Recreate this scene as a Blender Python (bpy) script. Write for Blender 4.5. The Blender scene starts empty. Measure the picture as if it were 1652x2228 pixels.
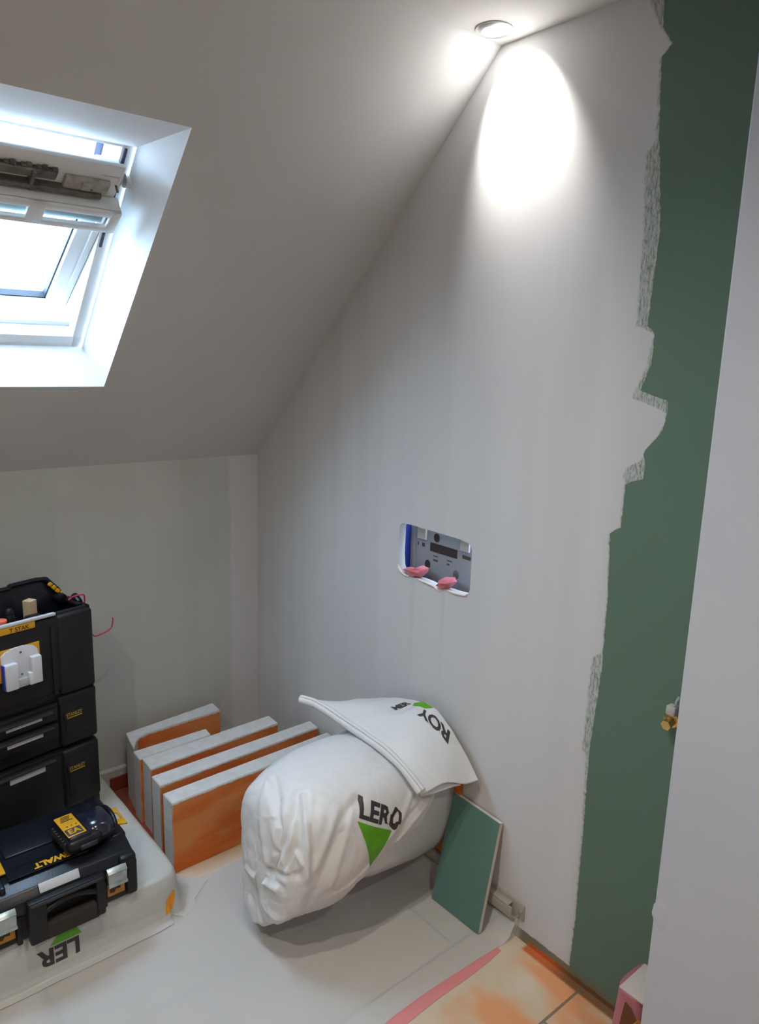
import bpy, bmesh, math, random
from math import pi, sin, cos, radians, atan2, sqrt
from mathutils import Vector, Matrix, noise
from mathutils.bvhtree import BVHTree

C = bpy.context.scene.collection
S = bpy.context.scene
random.seed(4)

# ------------------------------------------------------------------ camera
cam_d = bpy.data.cameras.new('camera'); cam = bpy.data.objects.new('camera', cam_d); C.objects.link(cam)
R_ = Vector((0.76649046, -0.64158095, 0.0294321)); U_ = Vector((0.11042142, 0.17678612, 0.97803567))
D_ = Vector((0.63269225, 0.74640508, -0.20634916))
mw = Matrix(((R_.x, U_.x, -D_.x, -1.407466), (R_.y, U_.y, -D_.y, -2.363177), (R_.z, U_.z, -D_.z, 1.5), (0, 0, 0, 1)))
cam.matrix_world = mw
cam_d.sensor_fit = 'HORIZONTAL'; cam_d.sensor_width = 36.0
cam_d.lens = 36.0 * 1623.29 / 1652.0
cam_d.clip_start = 0.02
S.camera = cam

# ------------------------------------------------------------------ view
S.view_settings.view_transform = 'Standard'; S.view_settings.look = 'None'
S.view_settings.gamma = 1.0; S.view_settings.use_curve_mapping = False
S.view_settings.exposure = 0.50

# ------------------------------------------------------------------ sky
SKY = 18.0
w = bpy.data.worlds.new('sky'); S.world = w; w.use_nodes = True
bg = w.node_tree.nodes['Background']; bg.inputs[0].default_value = (0.56, 0.765, 1.0, 1); bg.inputs[1].default_value = SKY

# ------------------------------------------------------------------ lamps of the ceiling (fixtures are built further down)
SPOTS = [  # location, power, half beam, tilt direction, colour
    dict(loc=(-0.080, -1.133, 2.190), power=21.0, angle=84, blend=0.6, aim=(0.0, -1.150, 2.085), col=(1.0, 0.975, 0.93)),
]
ROOM_LAMPS = [(-0.95, -1.50, 20.0), (-1.75, -1.60, 27.0), (-0.95, -2.75, 24.0)]

H1, YS, H2 = 1.131, -1.0868, 2.1967
SE = Vector((0, YS, H2 - H1)).normalized()          # up the slope
SM = Vector((0, 0.700125, 0.714020))                # outward normal of the slope

# ------------------------------------------------------------------ helpers
def set_in(n, name, v):
    if name in n.inputs: n.inputs[name].default_value = v

def mat(name, col, rough=0.6, metal=0.0, var=0.0, vscale=8.0, bump=0.0, bscale=60.0, spec=0.5, coat=0.0, col2=None, trans=0.0, ior=1.45, sheen=0):
    m = bpy.data.materials.new(name); m.use_nodes = True
    nt = m.node_tree; b = nt.nodes['Principled BSDF']
    b.inputs['Base Color'].default_value = (*col, 1); b.inputs['Roughness'].default_value = rough
    b.inputs['Metallic'].default_value = metal
    set_in(b, 'Specular IOR Level', spec); set_in(b, 'Coat Weight', coat); set_in(b, 'Transmission Weight', trans); set_in(b, 'IOR', ior)
    tc = nt.nodes.new('ShaderNodeTexCoord')
    if var > 0 or col2:
        n = nt.nodes.new('ShaderNodeTexNoise'); n.inputs['Scale'].default_value = vscale; n.inputs['Detail'].default_value = 5
        nt.links.new(tc.outputs['Object'], n.inputs['Vector'])
        r = nt.nodes.new('ShaderNodeValToRGB')
        r.color_ramp.elements[0].position = 0.3; r.color_ramp.elements[1].position = 0.7
        c2 = col2 if col2 else tuple(max(0, c * (1 - var)) for c in col)
        r.color_ramp.elements[0].color = (*c2, 1); r.color_ramp.elements[1].color = (*(col if col2 else tuple(min(1, c * (1 + var)) for c in col)), 1)
        nt.links.new(n.outputs['Fac'], r.inputs[0]); nt.links.new(r.outputs[0], b.inputs['Base Color'])
    if bump > 0:
        n2 = nt.nodes.new('ShaderNodeTexNoise'); n2.inputs['Scale'].default_value = bscale; n2.inputs['Detail'].default_value = 6
        nt.links.new(tc.outputs['Object'], n2.inputs['Vector'])
        bp = nt.nodes.new('ShaderNodeBump'); bp.inputs['Strength'].default_value = bump; bp.inputs['Distance'].default_value = 0.004
        nt.links.new(n2.outputs['Fac'], bp.inputs['Height']); nt.links.new(bp.outputs[0], b.inputs['Normal'])
    return m

class NB:
    """tiny node builder"""
    def __init__(s, m): s.nt = m.node_tree
    def n(s, t, **k):
        x = s.nt.nodes.new(t)
        for a, v in k.items(): setattr(x, a, v)
        return x
    def l(s, a, b): s.nt.links.new(a, b)
    def math(s, op, a, b=None, c=None, clamp=False):
        x = s.n('ShaderNodeMath', operation=op); x.use_clamp = clamp
        for i, v in enumerate((a, b, c)):
            if v is None: continue
            if isinstance(v, (int, float)): x.inputs[i].default_value = v
            else: s.l(v, x.inputs[i])
        return x.outputs[0]
    def mix(s, f, a, b):
        x = s.n('ShaderNodeMix', data_type='RGBA')
        for i, v in ((0, f), (6, a), (7, b)):
            if isinstance(v, (int, float)): x.inputs[i].default_value = v
            elif isinstance(v, tuple): x.inputs[i].default_value = (*v, 1) if len(v) == 3 else v
            else: s.l(v, x.inputs[i])
        return x.outputs[2]
    def noise(s, vec, scale, detail=4, rough=0.5):
        x = s.n('ShaderNodeTexNoise'); x.inputs['Scale'].default_value = scale; x.inputs['Detail'].default_value = detail
        x.inputs['Roughness'].default_value = rough
        s.l(vec, x.inputs['Vector']); return x.outputs['Fac']
    def step(s, v, a, b):
        x = s.n('ShaderNodeMapRange'); x.interpolation_type = 'SMOOTHSTEP'
        s.l(v, x.inputs[0]); x.inputs[1].default_value = a; x.inputs[2].default_value = b
        return x.outputs[0]
    def curve(s, v, pts, lo, hi, vlo, vhi):
        """value curve: v in lo..hi -> pts in vlo..vhi"""
        t = s.math('DIVIDE', s.math('SUBTRACT', v, lo), hi - lo)
        c = s.n('ShaderNodeFloatCurve'); cu = c.mapping.curves[0]
        P = [((a - lo) / (hi - lo), (b - vlo) / (vhi - vlo)) for a, b in sorted(pts)]
        cu.points[0].location = P[0]; cu.points[1].location = P[-1]
        for q in P[1:-1]: cu.points.new(*q)
        for q in cu.points: q.handle_type = 'VECTOR'
        c.mapping.update(); s.l(t, c.inputs['Value'])
        return s.math('ADD', s.math('MULTIPLY', c.outputs[0], vhi - vlo), vlo)

def link(name, me, m=None, parent=None, smooth=False):
    if m is not None and len(me.materials) == 0: me.materials.append(m)
    o = bpy.data.objects.new(name, me); C.objects.link(o)
    if parent is not None: o.parent = parent
    if smooth: me.polygons.foreach_set('use_smooth', [True] * len(me.polygons))
    return o

def thing(name, label, cat, loc=(0, 0, 0), rotz=0.0, group=None):
    o = bpy.data.objects.new(name, None); C.objects.link(o)
    o.location = loc; o.rotation_euler = (0, 0, rotz); o.empty_display_size = 0.05
    o['label'] = label; o['category'] = cat
    if group: o['group'] = group
    return o
def tag(o, label, cat, group=None):
    o['label'] = label; o['category'] = cat
    if group: o['group'] = group
    return o
def struct(o, kind='structure'):
    o['kind'] = kind; return o

class MB:
    def __init__(s): s.b = bmesh.new()
    def _merge(s, t, M):
        t.transform(M); me = bpy.data.meshes.new('t'); t.to_mesh(me); t.free(); s.b.from_mesh(me); bpy.data.meshes.remove(me)
    def box(s, c, d, rot=None, bev=0.0, seg=2):
        t = bmesh.new(); bmesh.ops.create_cube(t, size=1.0)
        for v in t.verts: v.co = Vector((v.co.x * d[0], v.co.y * d[1], v.co.z * d[2]))
        if bev > 0: bmesh.ops.bevel(t, geom=t.edges[:], offset=min(bev, min(d) * 0.49), segments=seg, affect='EDGES', profile=0.5)
        M = Matrix.Translation(Vector(c)) @ (rot.to_4x4() if rot else Matrix.Identity(4)); s._merge(t, M); return s
    def span(s, a, b, bev=0.0, seg=2):
        c = [(a[i] + b[i]) / 2 for i in range(3)]; d = [abs(b[i] - a[i]) for i in range(3)]
        return s.box(c, d, None, bev, seg)
    def cyl(s, a, b, r1, r2=None, seg=24, bev=0.0):
        a = Vector(a); b = Vector(b); r2 = r1 if r2 is None else r2
        t = bmesh.new(); bmesh.ops.create_cone(t, cap_ends=True, segments=seg, radius1=r1, radius2=r2, depth=(b - a).length)
        if bev > 0:
            e = [x for x in t.edges if abs(x.verts[0].co.z - x.verts[1].co.z) < 1e-6]
            bmesh.ops.bevel(t, geom=e, offset=bev, segments=2, affect='EDGES', profile=0.5)
        q = Vector((0, 0, 1)).rotation_difference((b - a).normalized())
        s._merge(t, Matrix.Translation((a + b) / 2) @ q.to_matrix().to_4x4()); return s
    def tube(s, pts, r, seg=10):
        pts = [Vector(p) for p in pts]; rings = []
        up = Vector((0, 0, 1))
        for i, p in enumerate(pts):
            d = (pts[min(i + 1, len(pts) - 1)] - pts[max(i - 1, 0)]).normalized()
            a = d.cross(up)
            if a.length < 1e-3: a = d.cross(Vector((1, 0, 0)))
            a.normalize(); bb = a.cross(d)
            rr = r[i] if isinstance(r, (list, tuple)) else r
            rings.append([s.b.verts.new(p + a * cos(2 * pi * k / seg) * rr + bb * sin(2 * pi * k / seg) * rr) for k in range(seg)])
        for i in range(len(rings) - 1):
            for k in range(seg): s.b.faces.new((rings[i][k], rings[i][(k + 1) % seg], rings[i + 1][(k + 1) % seg], rings[i + 1][k]))
        s.b.faces.new(rings[0][::-1]); s.b.faces.new(rings[-1]); return s
    def prism(s, poly, z0, z1, M=None, bev=0.0):
        """poly in xy, from z0 to z1"""
        t = bmesh.new()
        lo = [t.verts.new((x, y, z0)) for x, y in poly]; hi = [t.verts.new((x, y, z1)) for x, y in poly]
        t.faces.new(lo[::-1]); t.faces.new(hi); n = len(poly)
        for i in range(n): t.faces.new((lo[i], lo[(i + 1) % n], hi[(i + 1) % n], hi[i]))
        bmesh.ops.recalc_face_normals(t, faces=t.faces[:])
        if bev > 0: bmesh.ops.bevel(t, geom=t.edges[:], offset=bev, segments=2, affect='EDGES', profile=0.5)
        s._merge(t, M if M else Matrix.Identity(4)); return s
    def build(s, name, m, parent=None, smooth=False, recalc=True):
        if recalc: bmesh.ops.recalc_face_normals(s.b, faces=s.b.faces[:])
        me = bpy.data.meshes.new(name); s.b.to_mesh(me); s.b.free()
        o = link(name, me, m, parent)
        if smooth:
            me.polygons.foreach_set('use_smooth', [True] * len(me.polygons))
            try: me.set_sharp_from_angle(angle=radians(smooth if smooth is not True else 35))
            except Exception: pass
        return o

def slab_with_hole(name, outline, holes, depth, M, m):
    """2D outline with holes -> solid slab, local xy plane, extruded +-depth/2"""
    cu = bpy.data.curves.new(name, 'CURVE'); cu.dimensions = '2D'; cu.fill_mode = 'BOTH'; cu.extrude = depth / 2
    for loop in [outline] + holes:
        sp = cu.splines.new('POLY'); sp.points.add(len(loop) - 1); sp.use_cyclic_u = True
        for p, q in zip(sp.points, loop): p.co = (q[0], q[1], 0, 1)
    o = bpy.data.objects.new('tmp', cu); C.objects.link(o)
    dg = bpy.context.evaluated_depsgraph_get(); me = bpy.data.meshes.new_from_object(o.evaluated_get(dg))
    bpy.data.objects.remove(o); bpy.data.curves.remove(cu)
    me.transform(M); me.materials.clear()
    me.name = name
    return link(name, me, m)

def text_mesh(txt, size, bold=0.0, space=1.0):
    cu = bpy.data.curves.new('txt', 'FONT'); cu.body = txt; cu.size = size; cu.offset = bold; cu.space_character = space
    cu.align_x = 'LEFT'; cu.resolution_u = 3
    o = bpy.data.objects.new('tmp', cu); C.objects.link(o)
    dg = bpy.context.evaluated_depsgraph_get(); me = bpy.data.meshes.new_from_object(o.evaluated_get(dg))
    bpy.data.objects.remove(o); bpy.data.curves.remove(cu)
    return me

def decal(name, shape, O, ux, uy, m, parent, bvh=None, cast=None, off=0.0012, maxlen=0.012, inv=None, keep=None, warp=None):
    """print laid on a surface. shape: mesh (2D) or list of polygons; placed at O + a*ux + b*uy, thrown along cast onto bvh"""
    b = bmesh.new()
    if isinstance(shape, bpy.types.Mesh): b.from_mesh(shape)
    else:
        for poly in shape: b.faces.new([b.verts.new((x, y, 0)) for x, y in poly])
    bmesh.ops.triangulate(b, faces=b.faces[:])
    if bvh:
        for _ in range(6):
            es = [e for e in b.edges if e.calc_length() > maxlen]
            if not es: break
            bmesh.ops.subdivide_edges(b, edges=es, cuts=1); bmesh.ops.triangulate(b, faces=b.faces[:])
    O = Vector(O); ux = Vector(ux); uy = Vector(uy)
    drop = []
    for v in b.verts:
        a, c = v.co.x, v.co.y
        if warp: a, c = warp(a, c)
        P = O + ux * a + uy * c
        if bvh:
            cd = Vector(cast).normalized()
            h = bvh.ray_cast(P - cd * 0.4, cd, 1.0)
            if h[0] is not None:
                nn = h[1] if h[1].dot(cd) < 0 else -h[1]
                P = h[0] + (nn - cd).normalized() * off
            else: drop.append(v)
        if keep and not keep(P): drop.append(v)
        v.co = P
    if drop: bmesh.ops.delete(b, geom=list(set(drop)), context='VERTS')
    if inv: b.transform(inv)
    me = bpy.data.meshes.new(name); b.to_mesh(me); b.free()
    return link(name, me, m, parent)

def bvh_of(o):
    me = o.data; return BVHTree.FromPolygons([o.matrix_world @ v.co if False else v.co for v in me.vertices], [tuple(p.vertices) for p in me.polygons])

def fbm(p, s, o=4):
    return noise.fractal(Vector(p) * s, 0.8, 2.0, o)
def ridge(p, s):
    v = noise.noise(Vector(p) * s); return 1 - abs(v) * 2

# ------------------------------------------------------------------ materials
def green_board_colour(nb, vec):
    n = nb.noise(vec, 3.0, 4); n2 = nb.noise(vec, 220.0, 2)
    c = nb.mix(n, (0.112, 0.178, 0.128), (0.125, 0.190, 0.142))
    return nb.mix(nb.math('MULTIPLY', n2, 0.25), c, (0.14, 0.21, 0.16))

def wall_right_mat():
    m = bpy.data.materials.new('skimmed_green_board'); m.use_nodes = True; nb = NB(m); b = m.node_tree.nodes['Principled BSDF']
    g = nb.n('ShaderNodeNewGeometry'); sx = nb.n('ShaderNodeSeparateXYZ'); nb.l(g.outputs['Position'], sx.inputs[0])
    y, z = sx.outputs[1], sx.outputs[2]; P = g.outputs['Position']
    # edge of the skim coat: 'outer' = last thin smear, 'solid' = end of full coat
    outer = [(0, -1.483), (.05, -1.483), (.167, -1.487), (.418, -1.485), (.608, -1.481), (.835, -1.493), (.861, -1.492), (.99, -1.490), (1.138, -1.481), (1.150, -1.505), (1.250, -1.507),
             (1.262, -1.545), (1.290, -1.548), (1.318, -1.540), (1.364, -1.576), (1.405, -1.584), (1.428, -1.582), (1.441, -1.518), (1.499, -1.538), (1.560, -1.538), (1.570, -1.521), (1.653, -1.523), (1.755, -1.527),
             (1.905, -1.509), (1.922, -1.505), (2.070, -1.493), (2.089, -1.514), (2.123, -1.490), (2.20, -1.487)]
    solid = [(0, -1.480), (.167, -1.484), (.418, -1.482), (.60, -1.474), (.61, -1.462), (.84, -1.466), (.861, -1.490), (.99, -1.488), (1.138, -1.479), (1.150, -1.503), (1.250, -1.505),
             (1.262, -1.500), (1.285, -1.507), (1.300, -1.538), (1.364, -1.574), (1.400, -1.582), (1.412, -1.560), (1.428, -1.500), (1.441, -1.508), (1.499, -1.530), (1.560, -1.537), (1.572, -1.496), (1.653, -1.494), (1.776, -1.490),
             (1.900, -1.480), (1.922, -1.500), (2.070, -1.490), (2.089, -1.512), (2.123, -1.486), (2.15, -1.470), (2.20, -1.45)]
    e = nb.math('MULTIPLY', nb.math('SUBTRACT', nb.noise(P, 70, 5, 0.7), 0.5), 0.010)
    yo = nb.math('ADD', nb.curve(z, outer, 0, 2.2, -1.7, -1.4), e)
    ys = nb.math('ADD', nb.curve(z, solid, 0, 2.2, -1.7, -1.4), nb.math('MULTIPLY', e, 1.6))
    bare = nb.step(nb.math('SUBTRACT', yo, y), -0.001, 0.001)          # 1 = bare board
    thin = nb.step(nb.math('SUBTRACT', ys, y), -0.004, 0.004)          # 1 = thin smear or bare
    mp = nb.n('ShaderNodeMapping'); mp.inputs['Scale'].default_value = (1, 1.1, 0.28); nb.l(P, mp.inputs[0])
    sm = nb.step(nb.noise(mp.outputs[0], 190, 6, 0.8), 0.42, 0.62)
    fac = nb.math('MAXIMUM', bare, nb.math('MULTIPLY', thin, nb.math('ADD', nb.math('MULTIPLY', sm, 0.72), 0.16)), clamp=True)
    # skim coat with faint vertical taping bands
    mb = nb.n('ShaderNodeMapping'); mb.inputs['Scale'].default_value = (1, 1, 0.06); nb.l(P, mb.inputs[0])
    band = nb.noise(mb.outputs[0], 9.0, 3)
    blot = nb.noise(P, 2.2, 5)
    coat = nb.mix(nb.step(band, 0.35, 0.65), (0.555, 0.552, 0.560), (0.585, 0.583, 0.590))
    coat = nb.mix(nb.math('MULTIPLY', nb.step(blot, 0.4, 0.7), 0.35), coat, (0.60, 0.595, 0.59))
    # two faint run marks below the opening
    for yy in (-0.862, -0.985):
        d = nb.math('ABSOLUTE', nb.math('SUBTRACT', y, yy))
        k = nb.math('MULTIPLY', nb.math('SUBTRACT', 1.0, nb.step(d, 0.004, 0.012)), nb.math('MULTIPLY', nb.step(z, 0.45, 0.8), nb.math('SUBTRACT', 1.0, nb.step(z, 0.86, 0.88))))
        coat = nb.mix(nb.math('MULTIPLY', k, 0.25), coat, (0.46, 0.46, 0.49))
    green = green_board_colour(nb, P)
    col = nb.mix(fac, coat, green)
    # foot of the wall: bare board band, then orange primer
    zz = nb.math('ADD', z, nb.math('MULTIPLY', nb.math('SUBTRACT', nb.noise(P, 25, 4), 0.5), 0.012))
    infront = nb.math('SUBTRACT', 1.0, nb.step(y, -1.34, -1.30))
    footb = nb.math('MULTIPLY', nb.math('SUBTRACT', 1.0, nb.step(zz, 0.030, 0.034)), infront)
    col = nb.mix(nb.math('MULTIPLY', footb, 0.95), col, (0.17, 0.165, 0.105))
    foot2 = nb.math('MULTIPLY', nb.math('SUBTRACT', 1.0, nb.step(zz, 0.012, 0.016)), nb.math('SUBTRACT', 1.0, nb.step(y, -1.365, -1.350)))
    col = nb.mix(foot2, col, nb.mix(nb.step(y, -1.50, -1.42), (0.17, 0.075, 0.035), (0.50, 0.12, 0.03)))
    b.inputs['Roughness'].default_value = 0.78
    set_in(b, 'Specular IOR Level', 0.25)
    nb.l(col, b.inputs['Base Color'])
    bp = nb.n('ShaderNodeBump'); bp.inputs['Strength'].default_value = 0.25; bp.inputs['Distance'].default_value = 0.002
    h = nb.math('ADD', nb.math('MULTIPLY', nb.noise(P, 6, 5), 0.9), nb.math('MULTIPLY', fac, -0.4)); nb.l(h, bp.inputs['Height']); nb.l(bp.outputs[0], b.inputs['Normal'])
    return m

def plaster_mat(name, c1, c2, bands=None, axis=0, spots=True):
    m = bpy.data.materials.new(name); m.use_nodes = True; nb = NB(m); b = m.node_tree.nodes['Principled BSDF']
    g = nb.n('ShaderNodeNewGeometry'); P = g.outputs['Position']; sx = nb.n('ShaderNodeSeparateXYZ'); nb.l(P, sx.inputs[0])
    col = nb.mix(nb.step(nb.noise(P, 1.7, 5), 0.35, 0.68), c1, c2)
    if bands:
        x = nb.math('ADD', sx.outputs[axis], nb.math('MULTIPLY', nb.math('SUBTRACT', nb.noise(P, 3, 3), 0.5), 0.02))
        for a, bb, cc, f in bands:
            k = nb.math('MULTIPLY', nb.step(x, a - 0.012, a + 0.012), nb.math('SUBTRACT', 1.0, nb.step(x, bb - 0.012, bb + 0.012)))
            col = nb.mix(nb.math('MULTIPLY', k, f), col, cc)
    nb.l(col, b.inputs['Base Color']); b.inputs['Roughness'].default_value = 0.8; set_in(b, 'Specular IOR Level', 0.25)
    bp = nb.n('ShaderNodeBump'); bp.inputs['Strength'].default_value = 0.2; bp.inputs['Distance'].default_value = 0.002
    nb.l(nb.noise(P, 8, 6), bp.inputs['Height']); nb.l(bp.outputs[0], b.inputs['Normal'])
    return m

def floor_mat():
    m = bpy.data.materials.new('stone_tiles_with_primer'); m.use_nodes = True; nb = NB(m); b = m.node_tree.nodes['Principled BSDF']
    g = nb.n('ShaderNodeNewGeometry'); P = g.outputs['Position']; sx = nb.n('ShaderNodeSeparateXYZ'); nb.l(P, sx.inputs[0])
    x, y = sx.outputs[0], sx.outputs[1]
    mp = nb.n('ShaderNodeMapping'); mp.vector_type = 'POINT'; mp.inputs['Location'].default_value = (0.731, 0.947, 0); nb.l(P, mp.inputs[0])
    br = nb.n('ShaderNodeTexBrick'); br.offset = 0.5; br.offset_frequency = 2
    br.inputs['Scale'].default_value = 1.0; br.inputs['Mortar Size'].default_value = 0.0036; br.inputs['Mortar Smooth'].default_value = 0.1
    br.inputs['Brick Width'].default_value = 0.578; br.inputs['Row Height'].default_value = 0.289; br.inputs['Bias'].default_value = 0
    nb.l(mp.outputs[0], br.inputs['Vector'])
    stone = nb.mix(nb.step(nb.noise(P, 5, 6, 0.6), 0.35, 0.7), (0.60, 0.46, 0.31), (0.66, 0.55, 0.42))
    # brushed primer smears
    ms = nb.n('ShaderNodeMapping'); ms.inputs['Rotation'].default_value = (0, 0, 0.9); ms.inputs['Scale'].default_value = (1.0, 0.45, 1); nb.l(P, ms.inputs[0])
    s1 = nb.noise(ms.outputs[0], 6.5, 3, 0.45)
    zone = nb.math('SUBTRACT', 1.0, nb.step(y, -1.37, -1.335))
    near = nb.math('MULTIPLY', nb.math('MULTIPLY', nb.step(s1, 0.42, 0.62), zone), 0.75)
    col = nb.mix(near, stone, (0.74, 0.25, 0.075))
    # strong primer at the foot of the wall and below the blocks
    fw = nb.math('MULTIPLY', nb.step(x, -0.028, -0.018), nb.math('SUBTRACT', 1.0, nb.step(y, -1.36, -1.345)))
    col = nb.mix(nb.math('MULTIPLY', fw, 0.95), col, nb.mix(nb.step(y, -1.50, -1.40), (0.20, 0.085, 0.035), (0.55, 0.12, 0.025)))
    bk = nb.step(nb.math('ADD', y, nb.math('MULTIPLY', nb.math('SUBTRACT', nb.noise(P, 6, 4), 0.5), 0.08)), -0.52, -0.47)
    col = nb.mix(nb.math('MULTIPLY', bk, 0.95), col, (0.24, 0.04, 0.016))
    col = nb.mix(nb.math('MULTIPLY', br.outputs['Fac'], 0.85), col, (0.16, 0.12, 0.085))
    nb.l(col, b.inputs['Base Color']); b.inputs['Roughness'].default_value = 0.42
    bp = nb.n('ShaderNodeBump'); bp.inputs['Strength'].default_value = 0.4; bp.inputs['Distance'].default_value = 0.0015
    nb.l(nb.math('SUBTRACT', nb.math('MULTIPLY', nb.noise(P, 30, 4), 0.2), br.outputs['Fac']), bp.inputs['Height']); nb.l(bp.outputs[0], b.inputs['Normal'])
    return m

def sheet_mat():
    m = bpy.data.materials.new('milky_plastic_film'); m.use_nodes = True; nb = NB(m); nt = m.node_tree; b = nt.nodes['Principled BSDF']; out = nt.nodes['Material Output']
    b.inputs['Base Color'].default_value = (0.69, 0.71, 0.73, 1); b.inputs['Roughness'].default_value = 0.38
    g = nb.n('ShaderNodeNewGeometry')
    bp = nb.n('ShaderNodeBump'); bp.inputs['Strength'].default_value = 0.35; bp.inputs['Distance'].default_value = 0.004
    nb.l(nb.noise(g.outputs['Position'], 14, 6), bp.inputs['Height']); nb.l(bp.outputs[0], b.inputs['Normal'])
    tr = nb.n('ShaderNodeBsdfTransparent'); mx = nb.n('ShaderNodeMixShader'); mx.inputs[0].default_value = 0.60
    nb.l(tr.outputs[0], mx.inputs[1]); nb.l(b.outputs[0], mx.inputs[2]); nb.l(mx.outputs[0], out.inputs[0])
    return m

def block_side_mat():
    """orange waterproofing primer brushed on the broad faces; sawn faces are bare concrete"""
    m = bpy.data.materials.new('primed_cellular_concrete'); m.use_nodes = True; nb = NB(m); b = m.node_tree.nodes['Principled BSDF']
    tc = nb.n('ShaderNodeTexCoord'); P = tc.outputs['Object']
    sx = nb.n('ShaderNodeSeparateXYZ'); nb.l(tc.outputs['Normal'], sx.inputs[0])
    face = nb.math('GREATER_THAN', nb.math('ABSOLUTE', sx.outputs[1]), 0.7)
    px = nb.n('ShaderNodeSeparateXYZ'); nb.l(P, px.inputs[0])
    mp = nb.n('ShaderNodeMapping'); mp.inputs['Scale'].default_value = (0.35, 1, 1.5); mp.inputs['Rotation'].default_value = (0, 0.06, 0); nb.l(P, mp.inputs[0])
    n1 = nb.step(nb.noise(mp.outputs[0], 9, 5, 0.6), 0.38, 0.64)
    org = nb.mix(n1, (0.60, 0.14, 0.028), (0.66, 0.25, 0.085))
    conc = nb.mix(nb.step(nb.noise(P, 40, 5), 0.35, 0.65), (0.60, 0.60, 0.60), (0.655, 0.655, 0.66))
    e = nb.math('SUBTRACT', 0.2275, nb.math('MULTIPLY', nb.noise(P, 45, 4), 0.008))
    top = nb.step(nb.math('SUBTRACT', px.outputs[2], e), -0.0008, 0.0008)
    k = nb.math('MULTIPLY', face, nb.math('SUBTRACT', 1.0, top))
    nb.l(nb.mix(k, conc, org), b.inputs['Base Color']); b.inputs['Roughness'].default_value = 0.75; set_in(b, 'Specular IOR Level', 0.2)
    bp = nb.n('ShaderNodeBump'); bp.inputs['Strength'].default_value = 0.4; bp.inputs['Distance'].default_value = 0.002
    nb.l(nb.noise(P, 160, 4), bp.inputs['Height']); nb.l(bp.outputs[0], b.inputs['Normal'])
    return m

def bag_mat(name='woven_white_plastic', c=(0.80, 0.81, 0.83)):
    m = bpy.data.materials.new(name); m.use_nodes = True; nb = NB(m); nt = m.node_tree; b = nt.nodes['Principled BSDF']; out = nt.nodes['Material Output']
    tc = nb.n('ShaderNodeTexCoord'); P = tc.outputs['Object']
    nb.l(nb.mix(nb.noise(P, 8, 4), c, tuple(v * 0.96 for v in c)), b.inputs['Base Color']); b.inputs['Roughness'].default_value = 0.42
    mp = nb.n('ShaderNodeMapping'); mp.inputs['Scale'].default_value = (1, 1, 1); nb.l(P, mp.inputs[0])
    v = nb.n('ShaderNodeTexVoronoi'); v.feature = 'DISTANCE_TO_EDGE'; v.inputs['Scale'].default_value = 11
    dn = nb.n('ShaderNodeVectorMath', operation='ADD'); nz = nb.n('ShaderNodeTexNoise'); nz.inputs['Scale'].default_value = 6; nb.l(P, nz.inputs['Vector'])
    sc = nb.n('ShaderNodeVectorMath', operation='SCALE'); sc.inputs['Scale'].default_value = 0.12; nb.l(nz.outputs['Color'], sc.inputs[0])
    nb.l(P, dn.inputs[0]); nb.l(sc.outputs[0], dn.inputs[1]); nb.l(dn.outputs[0], v.inputs['Vector'])
    h = nb.math('ADD', nb.math('MULTIPLY', nb.step(v.outputs['Distance'], 0.0, 0.12), 0.25), nb.math('MULTIPLY', nb.noise(dn.outputs[0], 14, 4, 0.5), 0.8))
    bp = nb.n('ShaderNodeBump'); bp.inputs['Strength'].default_value = 0.30; bp.inputs['Distance'].default_value = 0.006
    nb.l(h, bp.inputs['Height']); nb.l(bp.outputs[0], b.inputs['Normal'])
    tl = nb.n('ShaderNodeBsdfTranslucent'); tl.inputs[0].default_value = (0.8, 0.77, 0.73, 1); nb.l(bp.outputs[0], tl.inputs['Normal'])
    mx = nb.n('ShaderNodeMixShader'); mx.inputs[0].default_value = 0.15
    nb.l(b.outputs[0], mx.inputs[1]); nb.l(tl.outputs[0], mx.inputs[2]); nb.l(mx.outputs[0], out.inputs[0])
    return m

def glass_mat():
    m = bpy.data.materials.new('window_glass'); m.use_nodes = True; nb = NB(m); nt = m.node_tree; out = nt.nodes['Material Output']
    nt.nodes.remove(nt.nodes['Principled BSDF'])
    tr = nb.n('ShaderNodeBsdfTransparent'); tr.inputs[0].default_value = (0.97, 0.985, 0.99, 1); gl = nb.n('ShaderNodeBsdfGlossy'); gl.inputs['Roughness'].default_value = 0.02
    mx = nb.n('ShaderNodeMixShader'); mx.inputs[0].default_value = 0.05
    nb.l(tr.outputs[0], mx.inputs[1]); nb.l(gl.outputs[0], mx.inputs[2]); nb.l(mx.outputs[0], out.inputs[0])
    return m

def emis(name, col, st):
    m = bpy.data.materials.new(name); m.use_nodes = True; b = m.node_tree.nodes['Principled BSDF']
    b.inputs['Base Color'].default_value = (0.9, 0.9, 0.9, 1); b.inputs['Emission Color'].default_value = (*col, 1); b.inputs['Emission Strength'].default_value = st
    return m

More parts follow.
